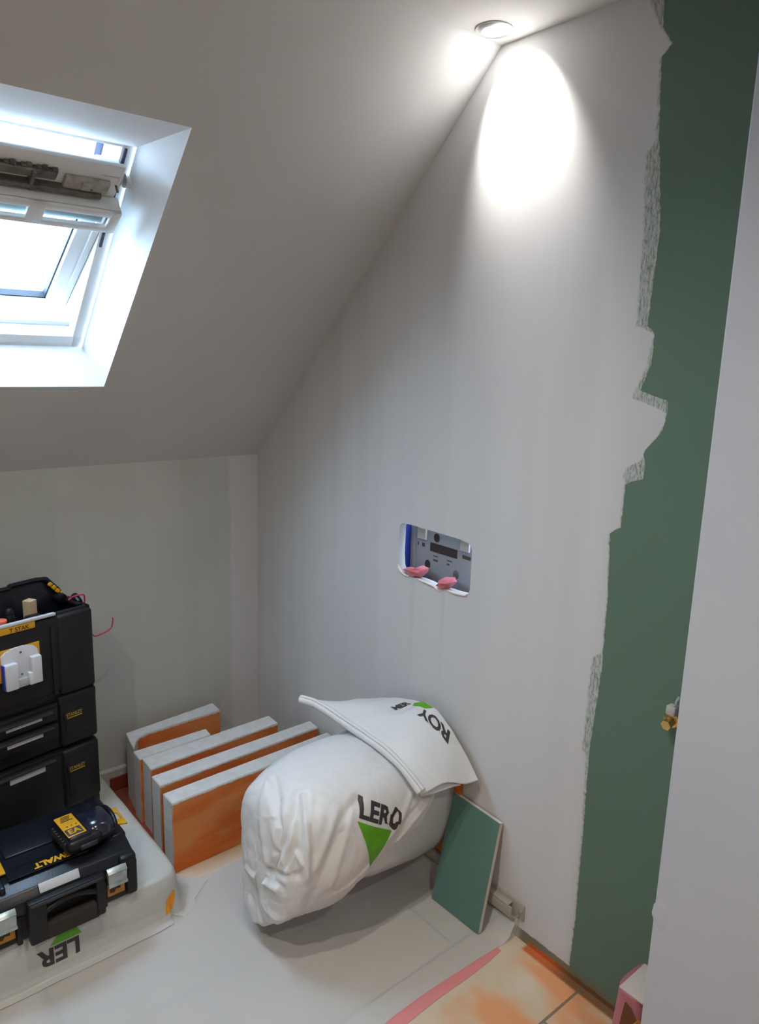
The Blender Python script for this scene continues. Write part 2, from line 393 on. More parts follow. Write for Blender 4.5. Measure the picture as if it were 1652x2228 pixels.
M = dict(
    wall=wall_right_mat(),
    knee=plaster_mat('skim_over_green_board', (0.46, 0.47, 0.445), (0.53, 0.525, 0.505), bands=[(-0.16, -0.095, (0.53, 0.525, 0.54), 0.35), (-0.115, 0.02, (0.62, 0.60, 0.62), 0.7), (-0.30, -0.235, (0.44, 0.45, 0.43), 0.4), (-0.62, -0.46, (0.47, 0.48, 0.45), 0.5), (-1.2, -0.72, (0.43, 0.47, 0.435), 0.6)]),
    slope=plaster_mat('matt_ceiling_paint', (0.56, 0.565, 0.56), (0.60, 0.60, 0.595)),
    ceil=plaster_mat('flat_ceiling_paint', (0.60, 0.59, 0.57), (0.63, 0.62, 0.60)),
    fg=plaster_mat('partition_plaster_daylight_tint', (0.455, 0.48, 0.545), (0.49, 0.505, 0.55)),  # bluish, darker plaster: cool window light put into the colour
    back=plaster_mat('room_plaster', (0.55, 0.54, 0.53), (0.60, 0.59, 0.58)),
    floor=floor_mat(), sheet=sheet_mat(), block=block_side_mat(), bag=bag_mat(),
    sack=bag_mat('white_sack_plastic', (0.62, 0.62, 0.60)),
    reveal=mat('white_reveal_paint', (0.80, 0.82, 0.83), 0.6),
    pvc=mat('white_lacquered_frame', (0.78, 0.79, 0.78), 0.35),
    dirty=mat('grey_hardware', (0.16, 0.155, 0.14), 0.5, var=0.4, vscale=40, metal=0.4),
    rubber=mat('dark_gasket', (0.02, 0.03, 0.045), 0.6),
    alu=mat('outer_aluminium', (0.05, 0.055, 0.10), 0.4, metal=0.3),
    glass=glass_mat(),
    black=mat('black_plastic', (0.0050, 0.0052, 0.0068), 0.52, var=0.25, vscale=30, bump=0.15, bscale=300),
    black2=mat('satin_black_plastic', (0.0045, 0.006, 0.011), 0.33, bump=0.08, bscale=200),
    dgrey=mat('dark_grey_plastic', (0.030, 0.030, 0.036), 0.45),
    navy=mat('glossy_dark_plastic', (0.010, 0.014, 0.030), 0.18, coat=0.4),
    yellow=mat('yellow_plastic', (0.62, 0.32, 0.012), 0.45, var=0.1, vscale=30),
    ylw_dark=mat('yellow_brown_sticker', (0.50, 0.21, 0.015), 0.5, var=0.15, vscale=40),
    label=mat('silver_label', (0.50, 0.51, 0.54), 0.35),
    steel=mat('zinc_latch', (0.40, 0.45, 0.46), 0.32, metal=0.6, var=0.15, vscale=60),
    print=mat('black_print', (0.045, 0.040, 0.045), 0.5),
    printb=mat('label_print', (0.05, 0.03, 0.01), 0.6),
    gprint=mat('green_print', (0.10, 0.36, 0.012), 0.5),
    oprint=mat('orange_print', (0.80, 0.30, 0.01), 0.5),
    ceramic=mat('sanitary_ceramic', (0.62, 0.63, 0.65), 0.18, coat=0.2),
    orange=mat('orange_primer', (0.62, 0.17, 0.015), 0.6), darkred=mat('dried_red_primer', (0.20, 0.035, 0.018), 0.6),
    pink=mat('pink_foam', (0.60, 0.17, 0.21), 0.7),
    pinkfilm=mat('pink_film', (0.72, 0.26, 0.26), 0.4),
    board=None,
    gyps=mat('gypsum_core', (0.62, 0.58, 0.53), 0.9),
    cream=mat('cream_plastic', (0.45, 0.42, 0.38), 0.5),
    cgrey=mat('grey_plastic_housing', (0.26, 0.27, 0.30), 0.5),
    blue=mat('blue_powder_coat', (0.008, 0.018, 0.16), 0.4),
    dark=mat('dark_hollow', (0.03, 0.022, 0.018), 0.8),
    brass=mat('brass', (0.70, 0.48, 0.18), 0.25, metal=1.0),
    wood=mat('pale_wood', (0.55, 0.42, 0.27), 0.6, var=0.15, vscale=50),
    coral=mat('coral_plastic', (0.75, 0.16, 0.10), 0.4),
    crimson=mat('crimson_cord', (0.50, 0.03, 0.10), 0.6),
    white=mat('white_plastic', (0.60, 0.62, 0.68), 0.28),
    trunk=mat('cream_pvc_trim', (0.36, 0.34, 0.30), 0.45),
    chrome=mat('chrome_ring', (0.55, 0.55, 0.55), 0.25, metal=0.7),
)
def board_mat():
    m = bpy.data.materials.new('green_plasterboard_paper'); m.use_nodes = True; nb = NB(m); b = m.node_tree.nodes['Principled BSDF']
    tc = nb.n('ShaderNodeTexCoord'); P = tc.outputs['Object']
    nb.l(nb.mix(nb.noise(P, 150, 3), (0.092, 0.195, 0.175), (0.110, 0.225, 0.20)), b.inputs['Base Color']); b.inputs['Roughness'].default_value = 0.8
    return m
M['board'] = board_mat()

# ------------------------------------------------------------------ room shell
XL, YB = -2.6, -3.4
# wall_right carries the flush plate opening.  local (a=y, b=z) -> world (x, y, z)
Mw = Matrix(((0, 0, 1, 0.0125), (1, 0, 0, 0), (0, 1, 0, 0), (0, 0, 0, 1)))
hole = [(-.795, 1.016), (-.802, 1.024), (-.814, 1.028), (-.856, 1.0295), (-.896, 1.0285), (-.965, 1.028), (-1.036, 1.027), (-1.063, 1.024), (-1.075, 1.018), (-1.081, 1.007),
        (-1.082, .983), (-1.081, .899), (-1.077, .888), (-1.067, .880), (-1.03, .877), (-.998, .876), (-.955, .874), (-.92, .878), (-.888, .8785), (-.849, .876), (-.825, .879), (-.812, .884), (-.802, .891), (-.798, .899), (-.794, .93)]
wr = slab_with_hole('wall_right', [(0.0, 0), (YB, 0), (YB, H2), (YS, H2), (0.0, H1)], [hole], 0.025, Mw, M['wall'])
struct(wr)
# white torn paper lip around the lower edge of the opening
lip = MB()
lip.tube([(-.001, -.797, .903), (-.002, -.800, .893), (-.003, -.812, .884), (-.002, -.826, .878), (-.001, -.842, .876)], [.001, .0035, .004, .0035, .0015], 8)
lip.tube([(-.001, -.886, .8785), (-.003, -.90, .878), (-.003, -.925, .8775), (-.003, -.95, .875), (-.004, -.964, .871), (-.002, -.972, .866)], [.001, .003, .0034, .003, .004, .001], 8)
lip.tube([(-.001, -.999, .876), (-.003, -1.02, .8765), (-.003, -1.05, .879), (-.002, -1.068, .881), (-.001, -1.074, .886)], [.001, .003, .004, .0035, .001], 8)
o = lip.build('trim_2', mat('torn_plaster_edge', (0.78, 0.74, 0.70), 0.8), None, True); struct(o)

kn = MB().span((XL, 0, 0), (0, 0.03, H1)).build('wall_back', M['knee']); struct(kn)
fl = MB().span((XL, YB, -0.05), (0.0, 0.0, 0.0)).build('floor', M['floor']); struct(fl)
cl = MB().span((XL, YB, H2), (0.0, YS, H2 + 0.03)).build('ceiling', M['ceil']); struct(cl)
st = MB().span((XL - 0.03, YB, 0), (XL, 0, H2)).build('wall_left', M['back']); struct(st)
st = MB().span((XL, YB - 0.03, 0), (0, YB, H2)).build('wall_front', M['back']); struct(st)

# sloped ceiling with the skylight opening: local a = x, b = distance up the slope
L_sl = sqrt(YS ** 2 + (H2 - H1) ** 2)
def slope_pt(a, s, n=0.0): return Vector((a, 0, H1)) + SE * s + SM * n
WX0, WX1 = -1.330, -0.645
s_bot = 0.371; s_top = 1.163            # opening edges along the slope
Ms = Matrix((( 1, 0, 0, 0), (0, SE.y, SM.y, SM.y * 0.0125), (0, SE.z, SM.z, H1 + SM.z * 0.0125), (0, 0, 0, 1)))
sl = slab_with_hole('ceiling_slope', [(XL, 0), (0.0, 0), (0.0, L_sl), (XL, L_sl)], [[(WX0, s_bot), (WX1, s_bot), (WX1, s_top), (WX0, s_top)]], 0.025, Ms, M['slope'])
struct(sl)
# splayed reveal from the opening to the window frame
FX0, FX1 = -1.290, -0.685
fb = Vector((0, -0.22, 1.496)); ft = Vector((0, -0.642, 1.933))
o4 = [slope_pt(WX1, s_bot), slope_pt(WX0, s_bot), slope_pt(WX0, s_top), slope_pt(WX1, s_top)]
i4 = [Vector((FX1, fb.y, fb.z)), Vector((FX0, fb.y, fb.z)), Vector((FX0, ft.y, ft.z)), Vector((FX1, ft.y, ft.z))]
rv = MB(); cc = sum(o4 + i4, Vector()) / 8
for k in range(4):
    a, b_, c_, d_ = o4[k], o4[(k + 1) % 4], i4[(k + 1) % 4], i4[k]
    nrm = (b_ - a).cross(d_ - a).normalized()
    if nrm.dot(cc - a) > 0: nrm = -nrm
    q = [rv.b.verts.new(p) for p in (a, b_, c_, d_)] + [rv.b.verts.new(p + nrm * 0.012) for p in (a, b_, c_, d_)]
    rv.b.faces.new(q[:4]); rv.b.faces.new(q[4:][::-1])
    for j in range(4): rv.b.faces.new((q[j], q[(j + 1) % 4], q[4 + (j + 1) % 4], q[4 + j]))
struct(rv.build('trim_1', M['reveal']))

# ---------------- skylight
win = bpy.data.objects.new('window_1', None); C.objects.link(win); win['kind'] = 'structure'
fe = (ft - fb).normalized(); FLn = (ft - fb).length; fm = Vector((0, -fe.z, fe.y)); fm = fm if fm.z > 0 else -fm
def fpt(x, s, n): return Vector((x, 0, 0)) + Vector((0, fb.y, fb.z)) + fe * s + fm * n
def fbox(mb, x0, x1, s0, s1, n0, n1, bev=0.003):
    Rm = Matrix(((1, 0, 0), (0, fe.y, fm.y), (0, fe.z, fm.z)))
    mb.box(fpt((x0 + x1) / 2, (s0 + s1) / 2, (n0 + n1) / 2), (abs(x1 - x0), abs(s1 - s0), abs(n1 - n0)), Rm, bev)
fr = MB()
fbox(fr, FX1 - 0.030, FX1 + 0.004, -0.01, FLn + 0.01, 0.004, 0.10)
fbox(fr, FX0 - 0.004, FX0 + 0.030, -0.01, FLn + 0.01, 0.004, 0.10)
fbox(fr, FX0, FX1, -0.01, 0.034, 0.004, 0.085)
fbox(fr, FX0, FX1, FLn - 0.010, FLn + 0.01, 0.004, 0.10)
fbox(fr, FX0, FX1, 0.030, 0.048, 0.045, 0.085)
fr.build('frame', M['pvc'], win, True)
fo = MB()    # outer dark cladding and gasket around the top
fbox(fo, FX0 - 0.03, FX1 + 0.03, FLn - 0.022, FLn + 0.02, 0.10, 0.125, 0)
fbox(fo, FX1 - 0.046, FX1 + 0.02, FLn * 0.45, FLn, 0.10, 0.125, 0)
fbox(fo, FX1 - 0.024, FX1 - 0.018, FLn * 0.55, FLn - 0.01, 0.0, 0.012, 0)
fo.build('outer_cladding', M['alu'], win)
# sash, pivoted: plane through (y,z)=(-.156,1.585) and (-.661,1.884)
sb = Vector((0, -0.156, 1.585)); stp = Vector((0, -0.661, 1.884)); se = (stp - sb).normalized(); sm = Vector((0, -se.z, se.y)); sm = sm if sm.z > 0 else -sm
SL = (stp - sb).length
def sbox(mb, x0, x1, s0, s1, n0, n1, bev=0.003):
    Rm = Matrix(((1, 0, 0), (0, se.y, sm.y), (0, se.z, sm.z)))
    c = Vector(((x0 + x1) / 2, 0, 0)) + sb + se * (s0 + s1) / 2 + sm * (n0 + n1) / 2
    mb.box(c, (abs(x1 - x0), abs(s1 - s0), abs(n1 - n0)), Rm, bev)
SX1, SX0 = -0.714, -1.262
sa = MB()
sbox(sa, SX1 - 0.052, SX1, 0, SL - 0.03, 0, 0.05, 0.004); sbox(sa, SX0, SX0 + 0.052, 0, SL - 0.03, 0, 0.05, 0.004)
sbox(sa, SX0, SX1, 0, 0.052, 0, 0.05, 0.004); sbox(sa, SX0, SX1, SL - 0.115, SL - 0.03, 0, 0.05, 0.008); sbox(sa, SX0, SX1, SL - 0.06, SL - 0.004, 0, 0.014, 0.006)
sbox(sa, SX1 - 0.018, SX1 - 0.002, 0.01, SL - 0.12, -0.006, 0.002, 0.002)
sash = sa.build('sash', M['pvc'], win, True)
gk = MB()
gx0, gx1, gs0, gs1 = SX0 + 0.052, SX1 - 0.052, 0.052, SL - 0.115
t_ = 0.004
sbox(gk, gx1 - t_, gx1, gs0, gs1, 0.012, 0.03, 0); sbox(gk, gx0, gx0 + t_, gs0, gs1, 0.012, 0.03, 0); sbox(gk, gx0, gx1, gs0, gs0 + t_, 0.012, 0.03, 0); sbox(gk, gx0, gx1, gs1 - t_, gs1, 0.012, 0.03, 0)
gk.build('gasket', M['rubber'], sash)
gl = MB(); sbox(gl, gx0, gx1, gs0, gs1, 0.030, 0.034, 0); gl.build('pane', M['glass'], sash)
dr = MB(); sbox(dr, SX0, SX1 - 0.002, -0.006, 0.006, 0.032, 0.056, 0.001)
dr.build('drip_edge', M['alu'], sash)
br = MB()
for k in range(9):
    if k == 4: continue
    x = -0.842 - 0.0075 * k - (0.012 if k > 4 else 0)
    sbox(br, x - 0.0012, x + 0.0012, -0.022, -0.002, 0.044, 0.047, 0)
for k in range(3): sbox(br, -0.985 - k * .012, -0.975 - k * .012, -0.009, 0.0, 0.044, 0.05, 0.001)
br.build('brush_seal', M['alu'], sash)
# ventilation bar: profile swept along x, hanging off the sash top
hw = MB()
sbox(hw, SX0 + 0.10, -0.855, SL - 0.062, SL - 0.040, -0.014, 0.004, 0.003)
sbox(hw, SX0, -0.752, SL - 0.092, SL - 0.080, -0.020, 0.004, 0.003)
sbox(hw, -0.905, -0.897, SL - 0.095, SL - 0.040, -0.02, 0.002, 0.002)
for k in range(14):
    x = -1.0 + k * 0.0105
    sbox(hw, x, x + 0.0105, SL - 0.060, SL - 0.040 + 0.003 * ((k * 7) % 3), -0.008 - 0.002 * (k % 2), 0.0, 0.001)
hw.build('lock_mechanism', M['dirty'], sash)
ca = MB(); sbox(ca, -0.836, -0.738, SL - 0.084, SL - 0.048, -0.012, 0.002, 0.005); sbox(ca, -0.80, -0.775, SL - 0.078, SL - 0.052, -0.016, 0.0, 0.004)
ca.build('latch_cover', mat('greyed_plastic', (0.38, 0.37, 0.33), 0.5, var=0.25, vscale=60), sash, True)
for xx, ss in ((-0.778, SL - 0.070), (-0.722, SL - 0.062)):
    sc_ = MB(); sbox(sc_, xx - 0.0022, xx + 0.0022, ss - 0.0022, ss + 0.0022, -0.018, 0.004, 0.001)
    sc_.build('screw', M['dirty'], sash)
hb = MB()
# handle bar with two long finger slots
hx1 = -0.706; hs0, hs1 = SL - 0.170, SL - 0.098
def bar(x0, x1, s0, s1): sbox(hb, x0, x1, s0, s1, -0.046, -0.034, 0.0035)
bar(SX0, hx1, hs0, hs0 + 0.018); bar(SX0, hx1, hs1 - 0.020, hs1)
bar(hx1 - 0.024, hx1, hs0, hs1); bar(-0.905, -0.868, hs0, hs1); bar(-1.10, -1.07, hs0, hs1)
sbox(hb, SX0, hx1, hs1 - 0.010, hs1, -0.042, 0.0, 0.003)
hb.build('ventilation_handle', M['pvc'], sash, True)
bk = MB(); sbox(bk, SX0, hx1 - 0.03, hs0 + 0.016, hs1 - 0.018, -0.030, -0.026, 0.001)
bk.build('handle_backing', mat('pale_teal_plastic', (0.30, 0.42, 0.45), 0.5), sash)
hg = MB(); hg.cyl(fpt(FX1 - 0.008, FLn - 0.085, 0.0), fpt(FX1 + 0.004, FLn - 0.085, 0.0), 0.016, seg=20); hg.build('pivot_hinge', M['pvc'], win, True)

# ---------------- boxed return at the right edge of the view
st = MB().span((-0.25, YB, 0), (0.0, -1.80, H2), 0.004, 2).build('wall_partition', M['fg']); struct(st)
# lump of filler and chipped corner low on the edge
fp = MB(); t = bmesh.new(); bmesh.ops.create_icosphere(t, subdivisions=4, radius=1.0)
for v in t.verts:
    c = v.co; k = 1 + 0.25 * noise.noise(c * 1.8)
    v.co = Vector((c.x * 0.0012 * k, c.y * 0.014 * k, c.z * 0.030 * k))
fp._merge(t, Matrix.Translation((-0.2500, -1.813, 0.530)))
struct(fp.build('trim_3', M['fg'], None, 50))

# small step of mortar along the knee wall
st = MB().span((XL, -0.022, 0), (0, 0.0, 0.078), 0.004).build('baseboard_back', mat('cement_skirting', (0.44, 0.43, 0.40), 0.85, var=0.12, vscale=25, bump=0.5)); struct(st)
st = MB().span((-0.60, -0.026, 0.0), (0.0, -0.0, 0.050), 0.003).build('baseboard_lower', M['darkred']); struct(st)

# ------------------------------------------------------------------ spotlights
def fixture(x, y, z, label, emit, col=(1.0, 0.97, 0.92)):
    t = thing('recessed_spotlight', label, 'ceiling light', (x, y, z), 0, 'recessed ceiling spotlights')
    r = MB(); prof = [(0.041, 0.0), (0.041, -0.003), (0.036, -0.006), (0.0275, -0.006), (0.0265, -0.002), (0.0265, 0.0)]
    n = 48; V = [[r.b.verts.new((p[0] * cos(2 * pi * k / n), p[0] * sin(2 * pi * k / n), p[1])) for k in range(n)] for p in prof]
    for i in range(len(prof) - 1):
        for k in range(n): r.b.faces.new((V[i][k], V[i][(k + 1) % n], V[i + 1][(k + 1) % n], V[i + 1][k]))
    r.build('trim_ring', M['chrome'], t, 40)
    l = MB(); t2 = bmesh.new(); bmesh.ops.create_uvsphere(t2, u_segments=32, v_segments=12, radius=0.0262)
    for v in t2.verts: v.co.z *= 0.30
    l._merge(t2, Matrix.Translation((0, 0, -0.003))); l.build('lens', emis('lamp_lens', col, emit), t, True)
    return t
fixture(-0.080, -1.133, H2, 'round recessed spotlight shining down at the top of the sloped ceiling corner', 45)
for sp in SPOTS:
    L = bpy.data.lights.new('spot_beam', 'SPOT'); L.energy = sp['power']; L.spot_size = radians(sp['angle']); L.spot_blend = sp['blend']; L.shadow_soft_size = 0.012; L.color = sp['col']
    o = bpy.data.objects.new('spot_beam', L); C.objects.link(o); o.location = (sp['loc'][0], sp['loc'][1], H2 - 0.016)
    d = Vector(sp['aim']) - o.location; o.rotation_euler = d.to_track_quat('-Z', 'Y').to_euler()
for i, (x, y, e) in enumerate(ROOM_LAMPS):
    L = bpy.data.lights.new('room_lamp', 'SPOT'); L.energy = e; L.spot_size = radians(150); L.spot_blend = 0.9; L.shadow_soft_size = 0.018; L.color = (1.0, 0.945, 0.82)
    o = bpy.data.objects.new('room_lamp', L); C.objects.link(o); o.location = (x, y, H2 - 0.02)
    fixture(x, y, H2, ['round recessed spotlight in the flat ceiling nearest the partition', 'round recessed spotlight in the flat ceiling by the left wall', 'round recessed spotlight in the flat ceiling above the room entrance'][i], 30)

# ------------------------------------------------------------------ cistern frame behind the opening
t = thing('cistern_frame', 'concealed toilet cistern frame seen through the rounded opening in the wall', 'cistern', (0.05, -0.94, 0.84))
def cf(y, z): return (y + 0.94, z - 0.84)
X0 = 0.0
pl_ = MB(); pl_.span((X0, -0.17, 0.02), (X0 + 0.006, 0.145, 0.21), 0.001); pl_.span((X0 - .004, 0.128, 0.02), (X0 + 0.006, 0.146, 0.21), 0.002)
pl_.build('front_plate', M['cgrey'], t, True)
MB().span((X0 - 0.03, 0.146, 0.0), (X0 + 0.02, 0.182, 0.215), 0.003).build('steel_upright', M['blue'], t, True)
def dk(y0, y1, z0, z1, m=M['dark'], d=0.0015, nm='slot', bev=0):
    a = cf(y0, z0); b_ = cf(y1, z1); return MB().span((X0 - d, a[0], a[1]), (X0 + 0.001, b_[0], b_[1]), bev).build(nm, m, t)
dk(-.982, -.875, .953, .978)
def disc(y, z, ry, rz, m, nm, d=0.002):
    a = cf(y, z); mb = MB(); t2 = bmesh.new(); bmesh.ops.create_cone(t2, cap_ends=True, segments=28, radius1=1, radius2=1, depth=1)
    mb._merge(t2, Matrix.Translation((X0 - d / 2, a[0], a[1])) @ Matrix(((0, 0, d, 0), (ry, 0, 0, 0), (0, rz, 0, 0), (0, 0, 0, 1)))); return mb.build(nm, m, t)
disc(-.900, .996, .0105, .0125, M['dark'], 'round_hole')
disc(-.867, .911, .0105, .0125, M['dark'], 'round_hole'); disc(-.982, .908, .011, .0125, M['dirty'], 'round_hole')
for y0, y1 in ((-.859, -.824), (-1.029, -.996)):
    q = dk(y0, y1, .981, 1.022, M['cream'], 0.006, 'mounting_clip', 0.001)
for (y0, y1, z0, z1) in ((-.907, -.889, .9395, .9425), (-.907, -.889, .9265, .9315), (-.963, -.944, .9385, .9415), (-.954, -.944, .9265, .9315), (-1.033, -1.002, .9590, .9690), (-.852, -.841, .9590, .9700), (-.826, -.821, .9590, .9690)):
    dk(y0, y1, z0, z1, mat('recess_brown', (0.07, 0.055, 0.045), 0.7), 0.001, 'slot')
ax = MB()
for yy, zz in ((-.870, .900), (-.982, .898)):
    a = cf(yy, zz); MB().cyl((X0 - 0.002, a[0], a[1]), (X0 - 0.032, a[0] - 0.005, a[1] - 0.008), 0.004, seg=12).build('push_rod', M['dirty'], t, True)
ax.b.free()
a = cf(-.94, .865); MB().span((X0 - 0.035, -0.15, 0.0), (X0, 0.15, 0.022)).build('lower_ledge', mat('dark_brown_metal', (0.10, 0.075, 0.075), 0.6), t)  # dark brown ledge below the front plate
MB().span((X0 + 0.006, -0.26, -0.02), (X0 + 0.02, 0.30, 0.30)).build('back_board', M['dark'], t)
# torn pink foam plugs on the sill of the opening
def blob(name, poly, x0, x1, m, label, cat, group=None):
    """irregular crumpled lump from a (y,z) outline"""
    cy = sum(p[0] for p in poly) / len(poly); cz = sum(p[1] for p in poly) / len(poly)
    mb = MB(); n = len(poly)
    A = [mb.b.verts.new((x1 - (x1 - x0) * 0.25, p[0] - cy, p[1] - cz)) for p in poly]
    B = [mb.b.verts.new((x0 + (x1 - x0) * (0.25 if i % 2 else 0.05), cy * 0 + (p[0] - cy) * 0.72, (p[1] - cz) * 0.72)) for i, p in enumerate(poly)]
    mb.b.faces.new(A)
    for i in range(n): mb.b.faces.new((A[i], A[(i + 1) % n], B[(i + 1) % n], B[i]))
    c = mb.b.verts.new((x0 - 0.004, 0.004, 0.003))
    for i in range(n): mb.b.faces.new((B[i], B[(i + 1) % n], c))
    o = mb.build(name, m); o.location = (0, cy, cz); tag(o, label, cat, group); return o
blob('foam_plug', [(-.812, .893), (-.830, .899), (-.848, .899), (-.866, .909), (-.880, .915), (-.905, .912), (-.900, .900), (-.876, .879), (-.850, .8765), (-.835, .886)], -0.012, 0.03, M['pink'],
     'torn pink foam scrap at the lower left corner of the wall opening', 'foam scrap', 'pink foam scraps in the opening')
blob('foam_plug', [(-.958, .880), (-.964, .893), (-.972, .904), (-1.006, .911), (-1.016, .902), (-1.000, .884), (-.982, .871), (-.966, .872)], -0.014, 0.03, M['pink'],
     'pink foam scrap on the middle of the opening sill', 'foam scrap', 'pink foam scraps in the opening')

# ------------------------------------------------------------------ brass fitting by the partition edge
t = thing('brass_pipe_fitting', 'small brass pipe stub with a cream plug low on the green wall beside the partition', 'pipe fitting', (0.0, -1.672, 0.776))
f = MB(); f.cyl((0.0, 0, 0), (-0.012, 0, 0), 0.017, seg=24, bev=0.002); f.cyl((-0.012, 0, -0.004), (-0.032, 0, -0.006), 0.011, seg=6)
f.build('threaded_body', M['brass'], t, 30)
f = MB(); f.box((-0.018, -0.004, 0.026), (0.022, 0.020, 0.020), bev=0.003); f.build('plug', M['cream'], t, True)
f = MB(); f.tube([(-0.02, -0.008, 0.034), (-0.022, -0.012, 0.046), (-0.016, -0.014, 0.058)], 0.0035); f.build('pin', M['steel'], t, True)

# ------------------------------------------------------------------ sheet on the floor
def sheet():
    b = bmesh.new(); nx, ny = 90, 60
    def edge(x): return -1.303 - 0.016 * math.exp(-((x - 0.01) / 0.09) ** 2) - 0.06 * max(0, -x - 0.25) ** 2 + 0.003 * sin(x * 13)
    V = []
    for i in range(nx + 1):
        x = -1.9 + (1.9 - 0.006) * i / nx; row = []
        for j in range(ny + 1):
            y0 = edge(x); y1 = -0.60 if x > -0.66 else -0.05
            y1 = -0.60
            y = y0 + (y1 - y0) * j / ny
            z = 0.0022 + 0.0018 * max(0, fbm((x, y, 0), 5)) + 0.0012 * max(0, ridge((x * 1.0, y, 2.0), 7) - 0.6)
            xx = x
            if x > -0.05:                       # the end of the sheet turns up against the wall
                k = (x + 0.05) / 0.044
                z += 0.045 * k * k; xx = -0.05 + 0.044 * min(1, k) * (0.85)
            row.append(b.verts.new((xx, y, z)))
        V.append(row)
    for i in range(nx):
        for j in range(ny): b.faces.new((V[i][j], V[i + 1][j], V[i + 1][j + 1], V[i][j + 1]))
    me = bpy.data.meshes.new('plastic_sheet'); b.to_mesh(me); b.free()
    o = link('plastic_sheet', me, M['sheet'], smooth=True)
    o.location = (0, 0, 0)
    return tag(o, 'translucent milky plastic sheet spread over the floor tiles under the toilet', 'plastic sheet')
sheet()
# pink border strip beside the sheet
b = bmesh.new(); V = []
for i in range(50):
    x = -0.95 + (0.88) * i / 49
    wob = 0.002 * sin(x * 19); yc = -1.318 - 0.06 * max(0, -x - 0.25) ** 2 + 0.003 * sin(x * 13)
    hw = 0.015 * (1 if x < -0.22 else max(0.15, (-.05 - x) / 0.17))
    V.append((b.verts.new((x, yc - hw + wob, 0.0012)), b.verts.new((x, yc + hw + 0.006, 0.0020))))
for i in range(49): b.faces.new((V[i][0], V[i + 1][0], V[i + 1][1], V[i][1]))
me = bpy.data.meshes.new('pink_film_strip'); b.to_mesh(me); b.free(); o = link('pink_film_strip', me, M['pinkfilm'])
so = o.modifiers.new('t', 'SOLIDIFY'); so.thickness = 0.0006
tag(o, 'narrow pink film strip on the tiles along the edge of the plastic sheet', 'film strip')

# ------------------------------------------------------------------ concrete blocks
def block(poly, h, label, bare=False, seed=0):
    cx = sum(p[0] for p in poly) / len(poly); cy = sum(p[1] for p in poly) / len(poly)
    mb = MB(); b = mb.b; n = len(poly)
    loc = [(p[0] - cx, p[1] - cy) for p in poly]
    t = bmesh.new(); lo = [t.verts.new((x, y, 0)) for x, y in loc]; hi = [t.verts.new((x, y, h)) for x, y in loc]
    t.faces.new(lo[::-1]); t.faces.new(hi)
    for i in range(n): t.faces.new((lo[i], lo[(i + 1) % n], hi[(i + 1) % n], hi[i]))
    bmesh.ops.recalc_face_normals(t, faces=t.faces[:])
    for _ in range(4):
        es = [e for e in t.edges if e.calc_length() > 0.03]
        if es: bmesh.ops.subdivide_edges(t, edges=es, cuts=1, use_grid_fill=True)
    bmesh.ops.bevel(t, geom=[e for e in t.edges if len(e.link_faces) == 2 and e.calc_face_angle() > 0.8], offset=0.0018, segments=2, affect='EDGES')
    for v in t.verts: v.co += Vector((fbm(v.co + Vector((seed, 0, 0)), 18) * 0.0009, fbm(v.co + Vector((0, seed, 0)), 18) * 0.0009, 0))
    mb._merge(t, Matrix.Identity(4))
    o = mb.build('concrete_block', M['block'], None, 40); o.location = (cx, cy, 0.0)
    return tag(o, label, 'building block', 'orange-primed concrete blocks stood on edge')
block([(-.607, -.542), (-.012, -.532), (-.012, -.474), (-.607, -.480)], 0.230, 'front orange-faced concrete block, nearest the camera in the row of upright blocks', seed=1)
block([(-.597, -.439), (-.016, -.425), (-.012, -.372), (-.595, -.374)], 0.230, 'second concrete block from the front, its far end hidden behind the bagged toilet', seed=2)
block([(-.581, -.335), (-.111, -.319), (-.107, -.252), (-.577, -.262)], 0.230, 'middle concrete block of the row with its free end showing orange', seed=3)
block([(-.584, -.257), (-.333, -.249), (-.327, -.202), (-.582, -.199)], 0.228, 'short thin concrete block tight behind the middle one, plain grey top', seed=4)
block([(-.577, -.195), (-.552, -.150), (-.530, -.128), (-.500, -.118), (-.470, -.118), (-.226, -.114), (-.222, -.050), (-.558, -.078)], 0.232, 'rearmost orange-faced concrete block standing near the knee wall', seed=5)

# ------------------------------------------------------------------ leaning green offcut
t = thing('plasterboard_offcut', 'green plasterboard offcut leaning upright against the wall beside the toilet', 'plasterboard', (-0.082, -1.164, 0.003))
lean = atan2(0.065, 0.305); Rl = Matrix.Rotation(lean, 4, 'Y')
prof = [(-0.088, 0.0), (0.087, 0.0), (0.089, 0.10), (0.086, 0.315), (-0.087, 0.312), (-0.090, 0.04), (-0.089, 0.008)]
poly = [(-0.089, 0.004), (0.087, 0.0), (0.0872, 0.315), (-0.0865, 0.310), (-0.0895, 0.040), (-0.0905, 0.012)]
Mp = Rl @ Matrix(((0, 0, 1, 0), (1, 0, 0, 0), (0, 1, 0, 0), (0, 0, 0, 1)))
MB().prism(poly, 0.0008, 0.0117, Mp).build('gypsum_core', M['gyps'], t)
ins = [(p[0] * 0.993, 0.155 + (p[1] - 0.155) * 0.996) for p in poly]
MB().prism(ins, -0.0006, 0.0008, Mp).build('green_paper_face', M['board'], t)

